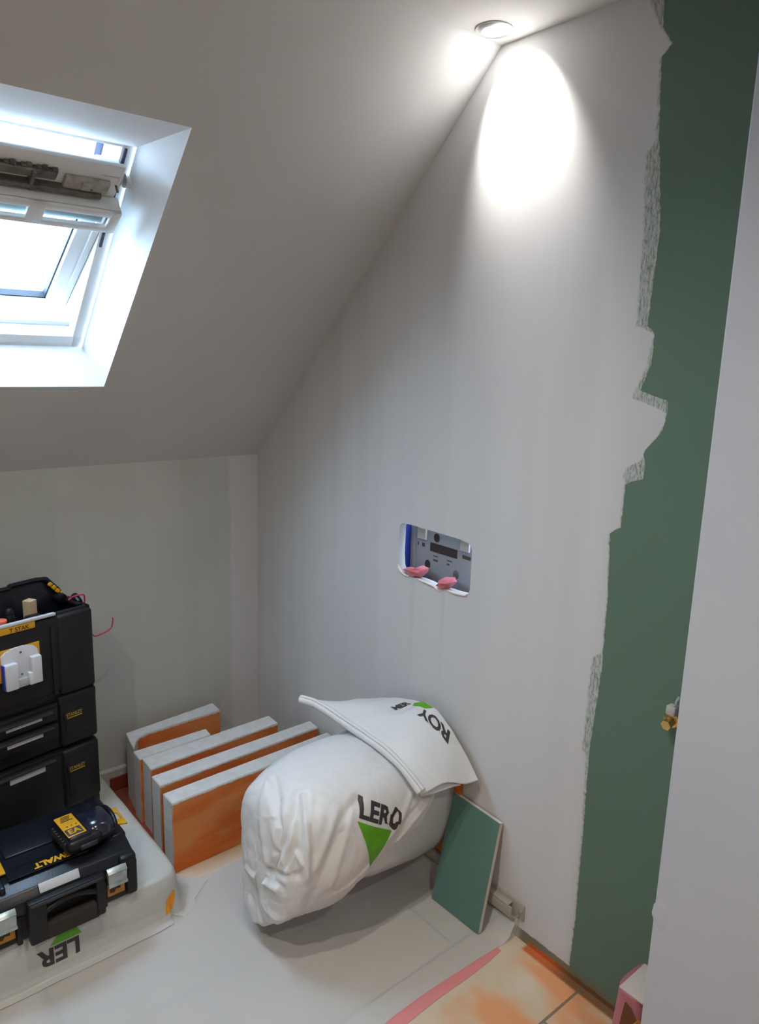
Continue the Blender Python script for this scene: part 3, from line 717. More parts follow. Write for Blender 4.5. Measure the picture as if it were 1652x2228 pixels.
# ------------------------------------------------------------------ trim on the wall foot under the toilet
t = thing('trim_strip', 'cream plastic trim strip fixed low along the wall behind the toilet and offcut', 'trim strip', (0.0, -0.90, 0.06))
mb = MB()
mb.span((-0.024, -0.412, 0.004), (-0.0215, 0.12, 0.036), 0.0006); mb.span((-0.024, -0.400, 0.034), (-0.001, 0.12, 0.037), 0.0006); mb.span((-0.004, -0.438, 0.000), (-0.001, 0.12, 0.047), 0.0008)
mb.build('angle_profile', M['trunk'], t, True)
mb = MB(); mb.cyl((-0.004, -0.430, 0.028), (-0.010, -0.430, 0.028), 0.0045, seg=14, bev=0.001); mb.cyl((-0.006, -0.424, 0.012), (-0.022, -0.421, 0.010), 0.0022, seg=8)
mb.build('screw', M['steel'], t, True)

# ------------------------------------------------------------------ toilet
YT = -0.945
t = thing('toilet', 'white wall-hung toilet bowl, only its rear flank showing below the bag', 'toilet', (0, YT, 0.0))
def loft(rings, n=96, caps=True):
    b = bmesh.new(); V = []
    for ring in rings: V.append([b.verts.new(p) for p in ring])
    for i in range(len(V) - 1):
        for k in range(n): b.faces.new((V[i][k], V[i][(k + 1) % n], V[i + 1][(k + 1) % n], V[i + 1][k]))
    if caps: b.faces.new(V[0][::-1]); b.faces.new(V[-1])
    bmesh.ops.recalc_face_normals(b, faces=b.faces[:])
    return b
def dring(x, hw, zb, zt, n=96, shape=2.2):
    """U-shaped section: flat top, round bottom"""
    out = []; h = zt - zb
    for k in range(n):
        a = 2 * pi * k / n; c, s = cos(a), sin(a)
        if s >= 0: e = 8.0
        else: e = shape
        yy = hw * (abs(c) ** (2 / e)) * (1 if c >= 0 else -1)
        zc = zb + h * 0.62
        zz = zc + ((zt - zc) * (abs(s) ** (2 / e)) if s >= 0 else -(zc - zb) * (abs(s) ** (2 / shape)))
        out.append((x, yy, zz))
    return out
rg = [dring(-0.014, 0.135, 0.075, 0.40), dring(-0.05, 0.137, 0.078, 0.402), dring(-0.12, 0.146, 0.085, 0.402), dring(-0.20, 0.160, 0.105, 0.402), dring(-0.30, 0.174, 0.13, 0.402),
      dring(-0.40, 0.172, 0.165, 0.402), dring(-0.48, 0.140, 0.215, 0.402), dring(-0.515, 0.095, 0.27, 0.402), dring(-0.53, 0.04, 0.33, 0.40)]
b = loft(rg); me = bpy.data.meshes.new('bowl'); b.to_mesh(me); b.free(); link('bowl', me, M['ceramic'], t, smooth=True)
rg = [dring(-0.0015, 0.153, 0.058, 0.415), dring(-0.014, 0.153, 0.058, 0.415)]
b = loft(rg); me = bpy.data.meshes.new('gasket_mat'); b.to_mesh(me); b.free(); o = link('gasket_mat', me, M['orange'], t); o['label'] = 'orange mat between bowl and wall'
lid = MB(); pts = []
for k in range(40):
    a = pi / 2 + pi * k / 39; pts.append((-0.28 + 0.19 * cos(a) * 1.05, 0.150 * sin(a)))
pts += [(-0.07, -0.150), (-0.07, 0.150)]
lid.prism(pts, 0.402, 0.432, bev=0.006); lid.build('seat_lid', M['ceramic'], t, True)

# ------------------------------------------------------------------ bag pulled over the toilet
bag = thing('building_supplies_bag', 'large white printed plastic bag pulled over the toilet, mouth folded over its lid', 'bag', (0, 0, 0))
KEYS = [  # x at z=.4, centre y, half width, z bottom, z top, exponent, shear
    (-0.566, -0.955, 0.020, 0.15, 0.28, 2.4, 0.00),
    (-0.563, -0.953, 0.070, 0.090, 0.340, 2.8, 0.00),
    (-0.556, -0.950, 0.105, 0.078, 0.385, 3.2, 0.00),
    (-0.540, -0.948, 0.130, 0.066, 0.418, 3.4, 0.00),
    (-0.505, -0.948, 0.150, 0.066, 0.445, 3.2, 0.02),
    (-0.450, -0.948, 0.166, 0.076, 0.466, 2.9, 0.06),
    (-0.380, -0.950, 0.177, 0.100, 0.480, 2.7, 0.15),
    (-0.300, -0.950, 0.181, 0.140, 0.482, 2.6, 0.30),
    (-0.220, -0.950, 0.180, 0.165, 0.470, 2.6, 0.50),
    (-0.150, -0.950, 0.177, 0.190, 0.455, 2.6, 0.72),
    (-0.090, -0.950, 0.174, 0.215, 0.440, 2.6, 0.95),
]
def ikey(u):
    f = u * (len(KEYS) - 1); i = min(int(f), len(KEYS) - 2); k = f - i
    P = [KEYS[max(0, min(len(KEYS) - 1, i + d))] for d in (-1, 0, 1, 2)]
    return [0.5 * (2 * P[1][j] + (-P[0][j] + P[2][j]) * k + (2 * P[0][j] - 5 * P[1][j] + 4 * P[2][j] - P[3][j]) * k * k + (-P[0][j] + 3 * P[1][j] - 3 * P[2][j] + P[3][j]) * k ** 3) for j in range(7)]
CREASES = []   # (A, B, depth, width)  segments in world space; filled below
def seg_d(p, a, b_):
    ab = b_ - a; tt = max(0, min(1, (p - a).dot(ab) / ab.length_squared)); return (p - (a + ab * tt)).length, tt
CR = [
    ((-0.496, -0.911, 0.449), (-0.527, -0.974, 0.43), -0.0120, 0.0090),
    ((-0.527, -0.974, 0.43), (-0.551, -1.019, 0.39), -0.0120, 0.0090),
    ((-0.551, -1.019, 0.39), (-0.561, -1.025, 0.316), -0.0120, 0.0090),
    ((-0.561, -1.025, 0.316), (-0.565, -1.001, 0.262), -0.0120, 0.0090),
    ((-0.513, -0.903, 0.439), (-0.557, -0.95, 0.38), 0.0070, 0.0090),
    ((-0.557, -0.95, 0.38), (-0.565, -0.982, 0.277), 0.0070, 0.0090),
    ((-0.49, -1.011, 0.448), (-0.52, -1.035, 0.423), -0.0140, 0.0140),
    ((-0.52, -1.035, 0.423), (-0.552, -1.038, 0.368), -0.0140, 0.0140),
    ((-0.552, -1.038, 0.368), (-0.56, -1.027, 0.33), -0.0140, 0.0140),
    ((-0.49, -1.011, 0.448), (-0.513, -1.054, 0.416), -0.0140, 0.0180),
    ((-0.513, -1.054, 0.416), (-0.537, -1.071, 0.356), -0.0140, 0.0180),
    ((-0.537, -1.071, 0.356), (-0.554, -1.056, 0.308), -0.0140, 0.0180),
    ((-0.483, -1.012, 0.451), (-0.508, -1.064, 0.41), 0.0120, 0.0080),
    ((-0.508, -1.064, 0.41), (-0.514, -1.087, 0.357), 0.0120, 0.0080),
    ((-0.514, -1.087, 0.357), (-0.519, -1.092, 0.291), 0.0120, 0.0080),
    ((-0.519, -1.092, 0.291), (-0.432, -0.941, 0.097), 0.0120, 0.0080),
    ((-0.535, -0.948, 0.424), (-0.559, -1.026, 0.338), 0.0050, 0.0080),
    ((-0.559, -1.026, 0.338), (-0.557, -1.05, 0.301), 0.0050, 0.0080),
    ((-0.563, -0.884, 0.207), (-0.566, -0.935, 0.213), 0.0120, 0.0070),
    ((-0.566, -0.935, 0.213), (-0.562, -1.03, 0.24), 0.0120, 0.0070),
    ((-0.562, -1.03, 0.24), (-0.434, -0.941, 0.095), 0.0120, 0.0070),
    ((-0.565, -0.983, 0.263), (-0.559, -1.044, 0.284), -0.0120, 0.0100),
    ((-0.559, -1.044, 0.284), (-0.537, -1.08, 0.294), -0.0120, 0.0100),
    ((-0.555, -1.054, 0.298), (-0.54, -1.071, 0.344), 0.0090, 0.0080),
    ((-0.54, -1.071, 0.344), (-0.528, -1.085, 0.322), 0.0090, 0.0080),
    ((-0.563, -0.901, 0.122), (-0.557, -0.909, 0.064), 0.0060, 0.0100),
    ((-0.566, -0.936, 0.198), (-0.565, -0.983, 0.151), 0.0050, 0.0100),
    ((-0.565, -0.983, 0.151), (-0.556, -1.041, 0.149), 0.0050, 0.0100),
    ((-0.465, -1.047, 0.444), (-0.499, -1.077, 0.399), -0.0050, 0.0120),
    ((-0.499, -1.077, 0.399), (-0.506, -1.093, 0.346), -0.0050, 0.0120),
    ((-0.37, -1.091, 0.435), (-0.421, -1.099, 0.405), -0.0070, 0.0120),
    ((-0.421, -1.099, 0.405), (-0.473, -1.108, 0.315), -0.0070, 0.0120),
    ((-0.473, -1.108, 0.315), (-0.5, -1.101, 0.251), -0.0070, 0.0120),
    ((-0.5, -1.101, 0.251), (-0.514, -1.084, 0.185), -0.0070, 0.0120),
    ((-0.394, -1.098, 0.419), (-0.435, -1.116, 0.338), 0.0050, 0.0070),
    ((-0.435, -1.116, 0.338), (-0.463, -1.11, 0.247), 0.0050, 0.0070),
    ((-0.434, -1.089, 0.416), (-0.467, -1.1, 0.374), 0.0050, 0.0090),
    ((-0.467, -1.1, 0.374), (-0.502, -1.099, 0.309), 0.0050, 0.0090),
    ((-0.357, -1.12, 0.256), (-0.408, -1.114, 0.225), 0.0050, 0.0060),
    ((-0.408, -1.114, 0.225), (-0.466, -1.1, 0.199), 0.0050, 0.0060),
    ((-0.21, -1.112, 0.403), (-0.255, -1.128, 0.356), 0.0050, 0.0070),
    ((-0.255, -1.128, 0.356), (-0.297, -1.131, 0.315), 0.0050, 0.0070),
    ((-0.152, -1.121, 0.367), (-0.221, -1.128, 0.328), 0.0060, 0.0060),
    ((-0.221, -1.128, 0.328), (-0.263, -1.124, 0.293), 0.0060, 0.0060),
    ((-0.176, -1.12, 0.379), (-0.247, -1.129, 0.34), -0.0040, 0.0060),
    ((-0.558, -0.938, 0.375), (-0.548, -0.987, 0.405), 0.0030, 0.0060),
]
def bag_point(u, a, disp=True):
    x, yc, hw, zb, zt, e, sh = ikey(u)
    c, s = cos(a), sin(a)
    yy = yc + hw * (abs(c) ** (2 / e)) * (1 if c >= 0 else -1)
    zc = (zb + zt) / 2; zz = zc + (zt - zb) / 2 * (abs(s) ** (2 / e)) * (1 if s >= 0 else -1)
    # belly narrows a little towards the bottom
    k = max(0, (zc - zz) / (zc - zb + 1e-6)); yy = yc + (yy - yc) * (1 - 0.14 * k)
    fr_ = max(0, min(1, (-0.36 - x) / 0.14)); zz += k * fr_ * ((yc - yy) * 0.62 + 0.004)
    xx = x - sh * (0.41 - zz) if zz < 0.41 else x
    return Vector((xx, yy, zz))
def make_bag():
    NU, NA = 150, 260
    P = [[bag_point((i / NU) ** 1.0, 2 * pi * k / NA) for k in range(NA)] for i in range(NU + 1)]
    b = bmesh.new(); V = [[b.verts.new(p) for p in r] for r in P]
    for i in range(NU):
        for k in range(NA): b.faces.new((V[i][k], V[i][(k + 1) % NA], V[i + 1][(k + 1) % NA], V[i + 1][k]))
    b.faces.new(V[0][::-1])
    bmesh.ops.recalc_face_normals(b, faces=b.faces[:]); b.normal_update()
    nr = {v: v.normal.copy() for v in b.verts}; segs = [(Vector(a), Vector(c), d, wd) for a, c, d, wd in CR]
    for v in b.verts:
        p = v.co.copy(); n = nr[v]
        front = max(0, min(1, (-0.33 - p.x) / 0.25)); low = max(0, min(1, (0.42 - p.z) / 0.2))
        amp = 0.34 + 0.75 * max(front * low, low * 0.6)
        q = p + Vector((noise.noise(p * 5), noise.noise(p * 5 + Vector((7, 0, 0))), noise.noise(p * 5 + Vector((0, 9, 0))))) * 0.045
        vd = noise.voronoi(Vector((q.x * 8, q.y * 8, q.z * 6.5)))[0]; v2 = noise.voronoi(Vector((q.x * 17, q.y * 17, q.z * 15)))[0]
        d = amp * (0.009 * (vd[1] - vd[0]) - 0.003) + amp * 0.0070 * (v2[1] - v2[0] - 0.3) + 0.0022 * noise.noise(p * 9)
        hi = lo = 0.0
        for a, c, dep, wd in segs:
            dd, tt = seg_d(p, a, c)
            if dd < wd * 1.9:
                f = dep * (1 - dd / (wd * 1.9)) ** 1.35
                hi = max(hi, f); lo = min(lo, f)
        d += hi + lo
        v.co = p + n * d
    me = bpy.data.meshes.new('bag_body'); b.to_mesh(me); b.free()
    return link('bag_body', me, M['bag'], bag, smooth=True)
body = make_bag(); bvb = bvh_of(body)

# folded mouth: wide flat upper sheet lying on the lid and up against the wall
FR = [(-0.255, -0.735, 0.515), (-0.238, -0.790, 0.503), (-0.228, -0.860, 0.492), (-0.225, -0.940, 0.488), (-0.226, -1.02, 0.484), (-0.224, -1.09, 0.466), (-0.214, -1.150, 0.425)]
BK = [(-0.200, -0.720, 0.470), (-0.100, -0.760, 0.488), (-0.040, -0.850, 0.512), (-0.030, -0.920, 0.530), (-0.028, -1.00, 0.536), (-0.026, -1.085, 0.486), (-0.022, -1.172, 0.398)]
def cr(P, t):
    f = t * (len(P) - 1); i = min(int(f), len(P) - 2); k = f - i
    Q = [Vector(P[max(0, min(len(P) - 1, i + d))]) for d in (-1, 0, 1, 2)]
    return 0.5 * (2 * Q[1] + (Q[2] - Q[0]) * k + (2 * Q[0] - 5 * Q[1] + 4 * Q[2] - Q[3]) * k * k + (-Q[0] + 3 * Q[1] - 3 * Q[2] + Q[3]) * k ** 3)
def flap(name, dz, dx, t0, t1, amp, seed, m, sag=0.0, r0=0.0, r1=1.0):
    b = bmesh.new(); NI, NJ = 110, 60; V = []
    for i in range(NI + 1):
        t_ = t0 + (t1 - t0) * i / NI; A = cr(FR, t_); B = cr(BK, t_); row = []
        for j in range(NJ + 1):
            k = r0 + (r1 - r0) * j / NJ; p = A.lerp(B, k)
            p += Vector((dx, 0, dz + sin(pi * k) * (0.014 - sag)))
            p.z += amp * ((ridge((p.x * 0.7, p.y * 1.4, seed), 10) - 0.5) * 0.6 + noise.noise(Vector((p.x, p.y, seed)) * 16) * 0.8) * min(1, 6 * k + .2)
            if t_ > 0.9: p.z -= (t_ - 0.9) * 0.06 * (1 + sin(k * 9 + seed))
            row.append(b.verts.new(p))
        V.append(row)
    for i in range(NI):
        for j in range(NJ): b.faces.new((V[i][j], V[i + 1][j], V[i + 1][j + 1], V[i][j + 1]))
    bmesh.ops.recalc_face_normals(b, faces=b.faces[:])
    me = bpy.data.meshes.new(name); b.to_mesh(me); b.free(); o = link(name, me, m, bag, smooth=True)
    return o
fu = flap('folded_mouth', 0.0, 0.0, 0.0, 1.0, 0.0060, 1.0, M['bag'])
bvf = bvh_of(fu)
so = fu.modifiers.new('t', 'SOLIDIFY'); so.thickness = 0.0012; so.offset = -1
fl2 = flap('folded_mouth', -0.016, -0.004, 0.05, 0.985, 0.005, 5.0, M['bag'], sag=0.006, r0=0.05, r1=0.72)
so = fl2.modifiers.new('t', 'SOLIDIFY'); so.thickness = 0.0012; so.offset = -1
# rolled hem along the front edge
hem = MB(); pts = []; rr = []
for i in range(70):
    t_ = i / 69 * 1.09 - 0.09; p = cr(FR, max(0, t_)) + (Vector((-0.020, 0.040, 0.002)) * (-t_ / 0.09) if t_ < 0 else Vector()); pts.append(p + Vector((0.002, 0, -0.002))); rr.append(0.0125 + 0.003 * noise.noise(p * 12))
b = bmesh.new(); V = []
for i, p in enumerate(pts):
    d = (pts[min(i + 1, 69)] - pts[max(i - 1, 0)]).normalized(); a = d.cross(Vector((0, 0, 1))).normalized(); u = a.cross(d); ring = []
    for k in range(13):
        an = radians(60) + radians(355) * k / 12      # open tube
        sgn = 1 if a.x < 0 else -1
        ring.append(b.verts.new(p + (a * sgn * -cos(an) * -1) * rr[i] * -1.0 * -1 + u * sin(an) * rr[i]))
    V.append(ring)
for i in range(69):
    for k in range(12): b.faces.new((V[i][k], V[i + 1][k], V[i + 1][k + 1], V[i][k + 1]))
me = bpy.data.meshes.new('rolled_hem'); b.to_mesh(me); b.free(); o = link('rolled_hem', me, M['bag'], bag, smooth=True)
so = o.modifiers.new('t', 'SOLIDIFY'); so.thickness = 0.001
hem.b.free()

# printing on the bag flank: black word over a green triangle
def warpO(a, c):
    return (a - 0.25 * max(0, a - 0.105), c + (0.006 * sin(c * 260 + a * 90) if a > 0.085 else 0))
Ot = Vector((-0.383, -1.13, 0.402)); uxx = Vector((0.111, 0, -0.066)).normalized(); uyy = Vector((0.020, 0, 0.044)).normalized()
decal('printed_lettering', text_mesh('LERO', 0.060, 0.0022, 1.0), Ot, uxx * 0.98, uyy * 1.0, M['print'], bag, bvb, (0, 1, 0), 0.0012, 0.008, warp=warpO)
tri = [(-0.388, 0.393), (-0.290, 0.335), (-0.349, 0.252)]
decal('printed_triangle', [tri], (0, -1.13, 0), (1, 0, 0), (0, 0, 1), M['gprint'], bag, bvb, (0, 1, 0), 0.0012, 0.008)
# printing on the folded mouth, upside down for the viewer
Of = Vector((-0.040, -1.125, 0.5)); 
def fl_axes(): return Vector((0.02, 1.0, 0)).normalized(), Vector((-1, 0.02, 0)).normalized()
ax_, ay_ = fl_axes()
decal('printed_lettering', text_mesh('ROY', 0.054, 0.0018, 0.9), Vector((-0.040, -1.078, 0.5)), Vector((-0.20, 0.98, 0)), Vector((-0.80, -0.62, 0)), M['print'], bag, bvf, (0.0, 0, -1), 0.0012, 0.008)
decal('printed_lettering', text_mesh('MER', 0.036, 0.0014, 0.9), Vector((-0.108, -0.925, 0.5)), Vector((0.80, -0.10, 0)), Vector((0.10, 0.95, 0)), M['print'], bag, bvf, (0, 0, -1), 0.0012, 0.008)
decal('printed_triangle', [[(-.046, -.936), (-.031, -.950), (-.031, -.998), (-.050, -.985), (-.062, -.945)]], Vector((0, 0, 0.5)), Vector((1, 0, 0)), Vector((0, 1, 0)), M['gprint'], bag, bvf, (0, 0, -1), 0.0012, 0.008)

# ------------------------------------------------------------------ low stack wrapped in a white sack
def sack():
    x0, x1, y0, y1, h = -1.42, -0.648, -0.700, -0.030, 0.130
    cx, cy = (x0 + x1) / 2, (y0 + y1) / 2; hx, hy = (x1 - x0) / 2, (y1 - y0) / 2
    N = 420; e = 14.0
    def per(k):
        a = 2 * pi * k / N; c, s = cos(a), sin(a)
        # square-ish parametrisation
        r = 1 / max(abs(c), abs(s)); X, Y = c * r, s * r
        # round the corner
        q = (abs(X) ** e + abs(Y) ** e) ** (1 / e)
        return X / q * 1.0, Y / q * 1.0
    prof = [(0.0, h), (0.5, h), (0.8, h), (0.92, h), (0.955, h - 0.001), (0.975, h - 0.006), (0.99, h - 0.018), (1.0, h - 0.036), (1.003, h * 0.55), (1.006, h * 0.3), (1.015, 0.02), (1.03, 0.0075), (1.06, 0.004)]
    b = bmesh.new(); V = []
    ctr = b.verts.new((cx, cy, h))
    fine = []
    for i in range(len(prof) - 1):
        n = 6 if i in (0, 1, 2) else (3 if i < 8 else 4)
        for j in range(n):
            k = j / n; fine.append((prof[i][0] * (1 - k) + prof[i + 1][0] * k, prof[i][1] * (1 - k) + prof[i + 1][1] * k))
    fine.append(prof[-1]); fine = fine[1:]
    for f, z in fine:
        ring = []
        for k in range(N):
            X, Y = per(k)
            x = cx + X * hx * min(f, 1.0); y = cy + Y * hy * min(f, 1.0)
            if f > 1.0:
                d = (f - 1.0) / 0.06            # 0..1 outward over the skirt
                ext = 0.022
                # flap of loose sack at the front right corner
                if x > x1 - 0.02:
                    tt = (y + 0.62) / 0.075
                    ext = 0.018 + 0.094 * max(0, 1 - abs(tt) / 1.05)
                sl = Vector((X, Y, 0)); sl.normalize() if sl.length else None
                ox = (1 if X > 0.97 else -1 if X < -0.97 else X) ; oy = (1 if Y > 0.985 else -1 if Y < -0.985 else 0)
                if abs(X) > 0.97 and abs(Y) < 0.93: x += ox * ext * d
                elif abs(Y) > 0.97 and abs(X) < 0.93: y += oy * 0.030 * d
                else: x += X * ext * d * 0.9; y += Y * 0.030 * d
            zz = z
            dx = abs(x - cx) / hx; dy = abs(y - cy) / hy
            p = Vector((x, y, z))
            am = 0.0028 if z > 0.1 else 0.004
            if z > 0.012:
                zz += am * 0.9 * noise.noise(p * 7) + 0.0016 * (ridge(p, 11) - 0.5)
                nx_ = noise.noise(Vector((x * 3, y * 3, z * 9))) * 0.004
                if z < h - 0.01: x += X * nx_; y += Y * nx_
            else: zz += 0.003 * max(0, noise.noise(p * 12))
            ring.append(b.verts.new((x, y, max(0.0035, zz))))
        V.append(ring)
    for k in range(N): b.faces.new((ctr, V[0][k], V[0][(k + 1) % N]))
    for i in range(len(V) - 1):
        for k in range(N): b.faces.new((V[i][k], V[i + 1][k], V[i + 1][(k + 1) % N], V[i][(k + 1) % N]))
    bmesh.ops.recalc_face_normals(b, faces=b.faces[:])
    me = bpy.data.meshes.new('sack_cover'); b.to_mesh(me); b.free()
    t = thing('wrapped_building_stack', 'low flat stack wrapped in a white printed sack under the black toolboxes', 'wrapped stack', (0, 0, 0))
    o = link('sack_cover', me, M['sack'], t, smooth=True); bv = bvh_of(o)
    # printing, upside down from the viewer
    decal('printed_lettering', text_mesh('LER', 0.066, 0.0022), (-0.926, -0.72, 0.080), (-0.92, 0, 0), (0.0, 0, -0.9), M['print'], t, bv, (0, 1, 0.0), 0.0012, 0.01)
    decal('printed_triangle', [[(-0.921, 0.086), (-0.995, 0.086), (-0.948, 0.134)]], (0, -0.72, 0), (1, 0, 0), (0, 0, 1), M['gprint'], t, bv, (0, 1, 0), 0.0012, 0.01)
    decal('orange_mark', [[(-0.700, 0.022), (-0.672, 0.030), (-0.662, 0.070), (-0.668, 0.080), (-0.694, 0.062)]], (0, -0.72, 0), (1, 0, 0), (0, 0, 1), M['oprint'], t, bv, (-0.3, 1, 0), 0.0012, 0.01)
    # seam line across the top
    sm_ = MB(); pts = []
    for k in range(24):
        x = -0.665 - 0.33 * k / 23; y = -0.425 - 0.05 * k / 23
        hh = bv.ray_cast(Vector((x, y, 0.4)), Vector((0, 0, -1)))
        pts.append((hh[0] + Vector((0, 0, 0.0004))) if hh[0] else Vector((x, y, h)))
    sm_.tube(pts, 0.0013, 6); sm_.build('sack_seam', M['sack'], t, True)
sack()

# ------------------------------------------------------------------ rolling toolbox tower
rz = atan2(0.19, 0.981)
tw = thing('toolbox_tower', 'tall black stacked toolbox tower with drawers and an open top tray', 'toolbox', (-0.72, -0.30, 0.134), rz)
Z0 = 0.134
def zt(z): return z - Z0
W_ = 0.43; Dp = 0.235
def tb(name, m, parent=tw, *boxes, bev=0.004, smooth=True):
    mb = MB()
    for a, b_ in boxes: mb.span(a, b_, bev)
    return mb.build(name, m, parent, smooth)
# top tub (open)
mb = MB()
zb_, ztp = zt(0.515), zt(0.778)
mb.span((-W_, 0.012, zb_), (0, 0.028, ztp), 0.005); mb.span((-0.016, 0.012, zb_), (0, Dp, ztp), 0.005); mb.span((-W_, 0.012, zb_), (-W_ + 0.016, Dp, ztp), 0.005)
mb.span((-W_, Dp - 0.014, zb_), (0, Dp, ztp + 0.006), 0.005); mb.span((-W_, 0.012, zb_), (0, Dp, zb_ + 0.02), 0.004)
# corner pillars and front apron
mb.span((-0.105, 0.0, zt(0.535)), (0.0, 0.03, zt(0.772)), 0.010, 3); mb.span((-W_, 0.0, zt(0.535)), (-W_ + 0.105, 0.03, zt(0.772)), 0.010, 3)
mb.span((-W_ + 0.10, 0.004, zt(0.552)), (-0.10, 0.02, zt(0.770)), 0.004)
mb.span((-0.125, -0.001, zt(0.545)), (-0.112, 0.012, zt(0.745)), 0.003)
top = mb.build('top_tub', M['black'], tw, 35)
MB().span((-0.40, 0.03, zt(0.69)), (-0.016, 0.20, zt(0.694))).build('tray_floor', M['dark'], tw)
MB().span((-W_ + 0.10, -0.001, zt(0.776)), (-0.108, 0.012, zt(0.784)), 0.002).build('rim_strip', M['label'], tw, True)
ys_ = tb('yellow_strip', M['yellow'], tw, ((-0.262, 0.0005, zt(0.757)), (-0.166, 0.006, zt(0.775))), bev=0.001)
decal('strip_lettering', text_mesh('T STAK', 0.016, 0.0003), (-0.235, -0.0004, zt(0.760)), (1, 0, 0), (0, 0, 1), M['printb'], ys_)
tb('yellow_sticker', M['yellow'], tw, ((-0.272, 0.001, zt(0.628)), (-0.158, 0.0042, zt(0.716))), bev=0.001)
# lid stood open at the back
mb = MB()
Rt = Matrix.Rotation(radians(-8), 3, 'X')
lidc = (-W_ / 2 - 0.004, 0.128, zt(0.762))
lp = []
hw2, hh2 = W_ / 2 - 0.012, 0.085
outl = [(-hw2, -hh2), (hw2, -hh2), (hw2 + .004, -0.02), (hw2 - 0.012, 0.040), (hw2 - 0.045, hh2 - 0.004), (hw2 - 0.075, hh2), (hw2 - 0.15, hh2 - 0.002), (hw2 - 0.152, hh2 - 0.008), (-hw2 + 0.05, hh2 - 0.010), (-hw2, 0.05)]
Ml = Matrix.Translation(lidc) @ Rt.to_4x4() @ Matrix(((1, 0, 0, 0), (0, 0, -1, 0), (0, 1, 0, 0), (0, 0, 0, 1)))
mb.prism(outl, -0.012, 0.0, Ml, 0.003)
inn = [(p[0] * 0.97, p[1] * 0.92 - 0.004) for p in outl]
rim = MB(); rim_pts = [Ml @ Vector((p[0] * 0.985, p[1] * 0.97, 0.006)) for p in outl]
for i in range(len(rim_pts)): mb.tube([rim_pts[i], rim_pts[(i + 1) % len(rim_pts)]], 0.007, 8)
rim.b.free()
lidob = mb.build('tub_lid', M['black2'], tw, 35)
mb = MB()
for k in range(5):
    mb.box(Ml @ Vector((hw2 - 0.040 + 0.0095 * k, 0.062 - 0.011 * k, 0.012)), (0.012, 0.008, 0.012), Matrix.Rotation(radians(40 + 9 * (k % 2)), 3, 'Y'), 0.002)
mb.build('lid_latch', M['yellow'], lidob, True)
mb = MB(); mb.cyl((-0.034, 0.10, ztp + 0.004), (-0.034, 0.145, ztp + 0.004), 0.015, seg=24, bev=0.003); mb.cyl((-0.02, 0.03, ztp - .004), (-0.02, 0.22, ztp - .004), 0.008, seg=12)
mb.cyl((-0.008, 0.055, ztp - 0.004), (-0.008, 0.085, ztp + 0.012), 0.011, seg=18, bev=0.003)
mb.build('handle_hub', M['black2'], tw, 35)
# drawer units
mb = MB()
mb.span((-W_, 0.014, zt(0.375)), (0, Dp, zt(0.512)), 0.008); mb.span((-W_, 0.008, 0.0), (0, Dp, zt(0.368)), 0.008)
for a, c in ((0.378, 0.515), (0.05 + Z0, 0.366)):
    mb.span((-0.112, 0.001, zt(a)), (0.0, 0.03, zt(c)), 0.010, 3); mb.span((-W_, 0.001, zt(a)), (-W_ + 0.112, 0.03, zt(c)), 0.010, 3)
    mb.span((-0.100, -0.002, zt(a) + 0.03), (-0.03, 0.01, zt(c) - 0.03), 0.005)
mb.span((-0.115, 0.0, zt(0.505)), (-0.002, 0.03, zt(0.533)), 0.005)
mb.span((-W_, 0.003, zt(0.503)), (-0.115, 0.03, zt(0.520)), 0.004)
unit = mb.build('drawer_cabinet', M['black'], tw, 35)
def drawer(z0, z1, lz0, lz1, u0=0.166, u1=0.264):
    d = tb('drawer', M['black'], tw, ((-W_ + 0.118, 0.0, zt(z0)), (-0.118, 0.02, zt(z1))), bev=0.005)
    tb('drawer_grip', M['dgrey'], d, ((-W_ + 0.13, -0.009, zt(z1) - 0.012), (-0.135, 0.004, zt(z1) - 0.004)), bev=0.003)
    tb('label_strip', M['label'], d, ((-u1, -0.0025, zt(lz0)), (-u0, 0.002, zt(lz1))), bev=0.0006)
    return d
drawer(0.470, 0.508, 0.4860, 0.5035); drawer(0.415, 0.462, 0.4375, 0.4550); drawer(0.17, 0.362, 0.332, 0.3525)
for zc in (0.462, 0.296):
    pl2 = tb('nameplate', M['black'], tw, ((-0.104, -0.0035, zt(zc - 0.002)), (-0.040, 0.002, zt(zc + 0.022))), bev=0.0008)
    decal('nameplate_lettering', text_mesh('STANLEY', 0.0145, 0.0003, 1.0), (-0.098, -0.0042, zt(zc + 0.008)), (0.80, 0, 0), (0, 0, 1), mat('yellow_print', (0.36, 0.26, 0.02), 0.5), pl2)
    decal('nameplate_line', [[(0, 0), (0.045, 0), (0.045, 0.0032), (0, 0.0032)]], (-0.096, -0.0042, zt(zc + 0.002)), (1, 0, 0), (0, 0, 1), mat('yellow_print', (0.40, 0.27, 0.01), 0.5), pl2)

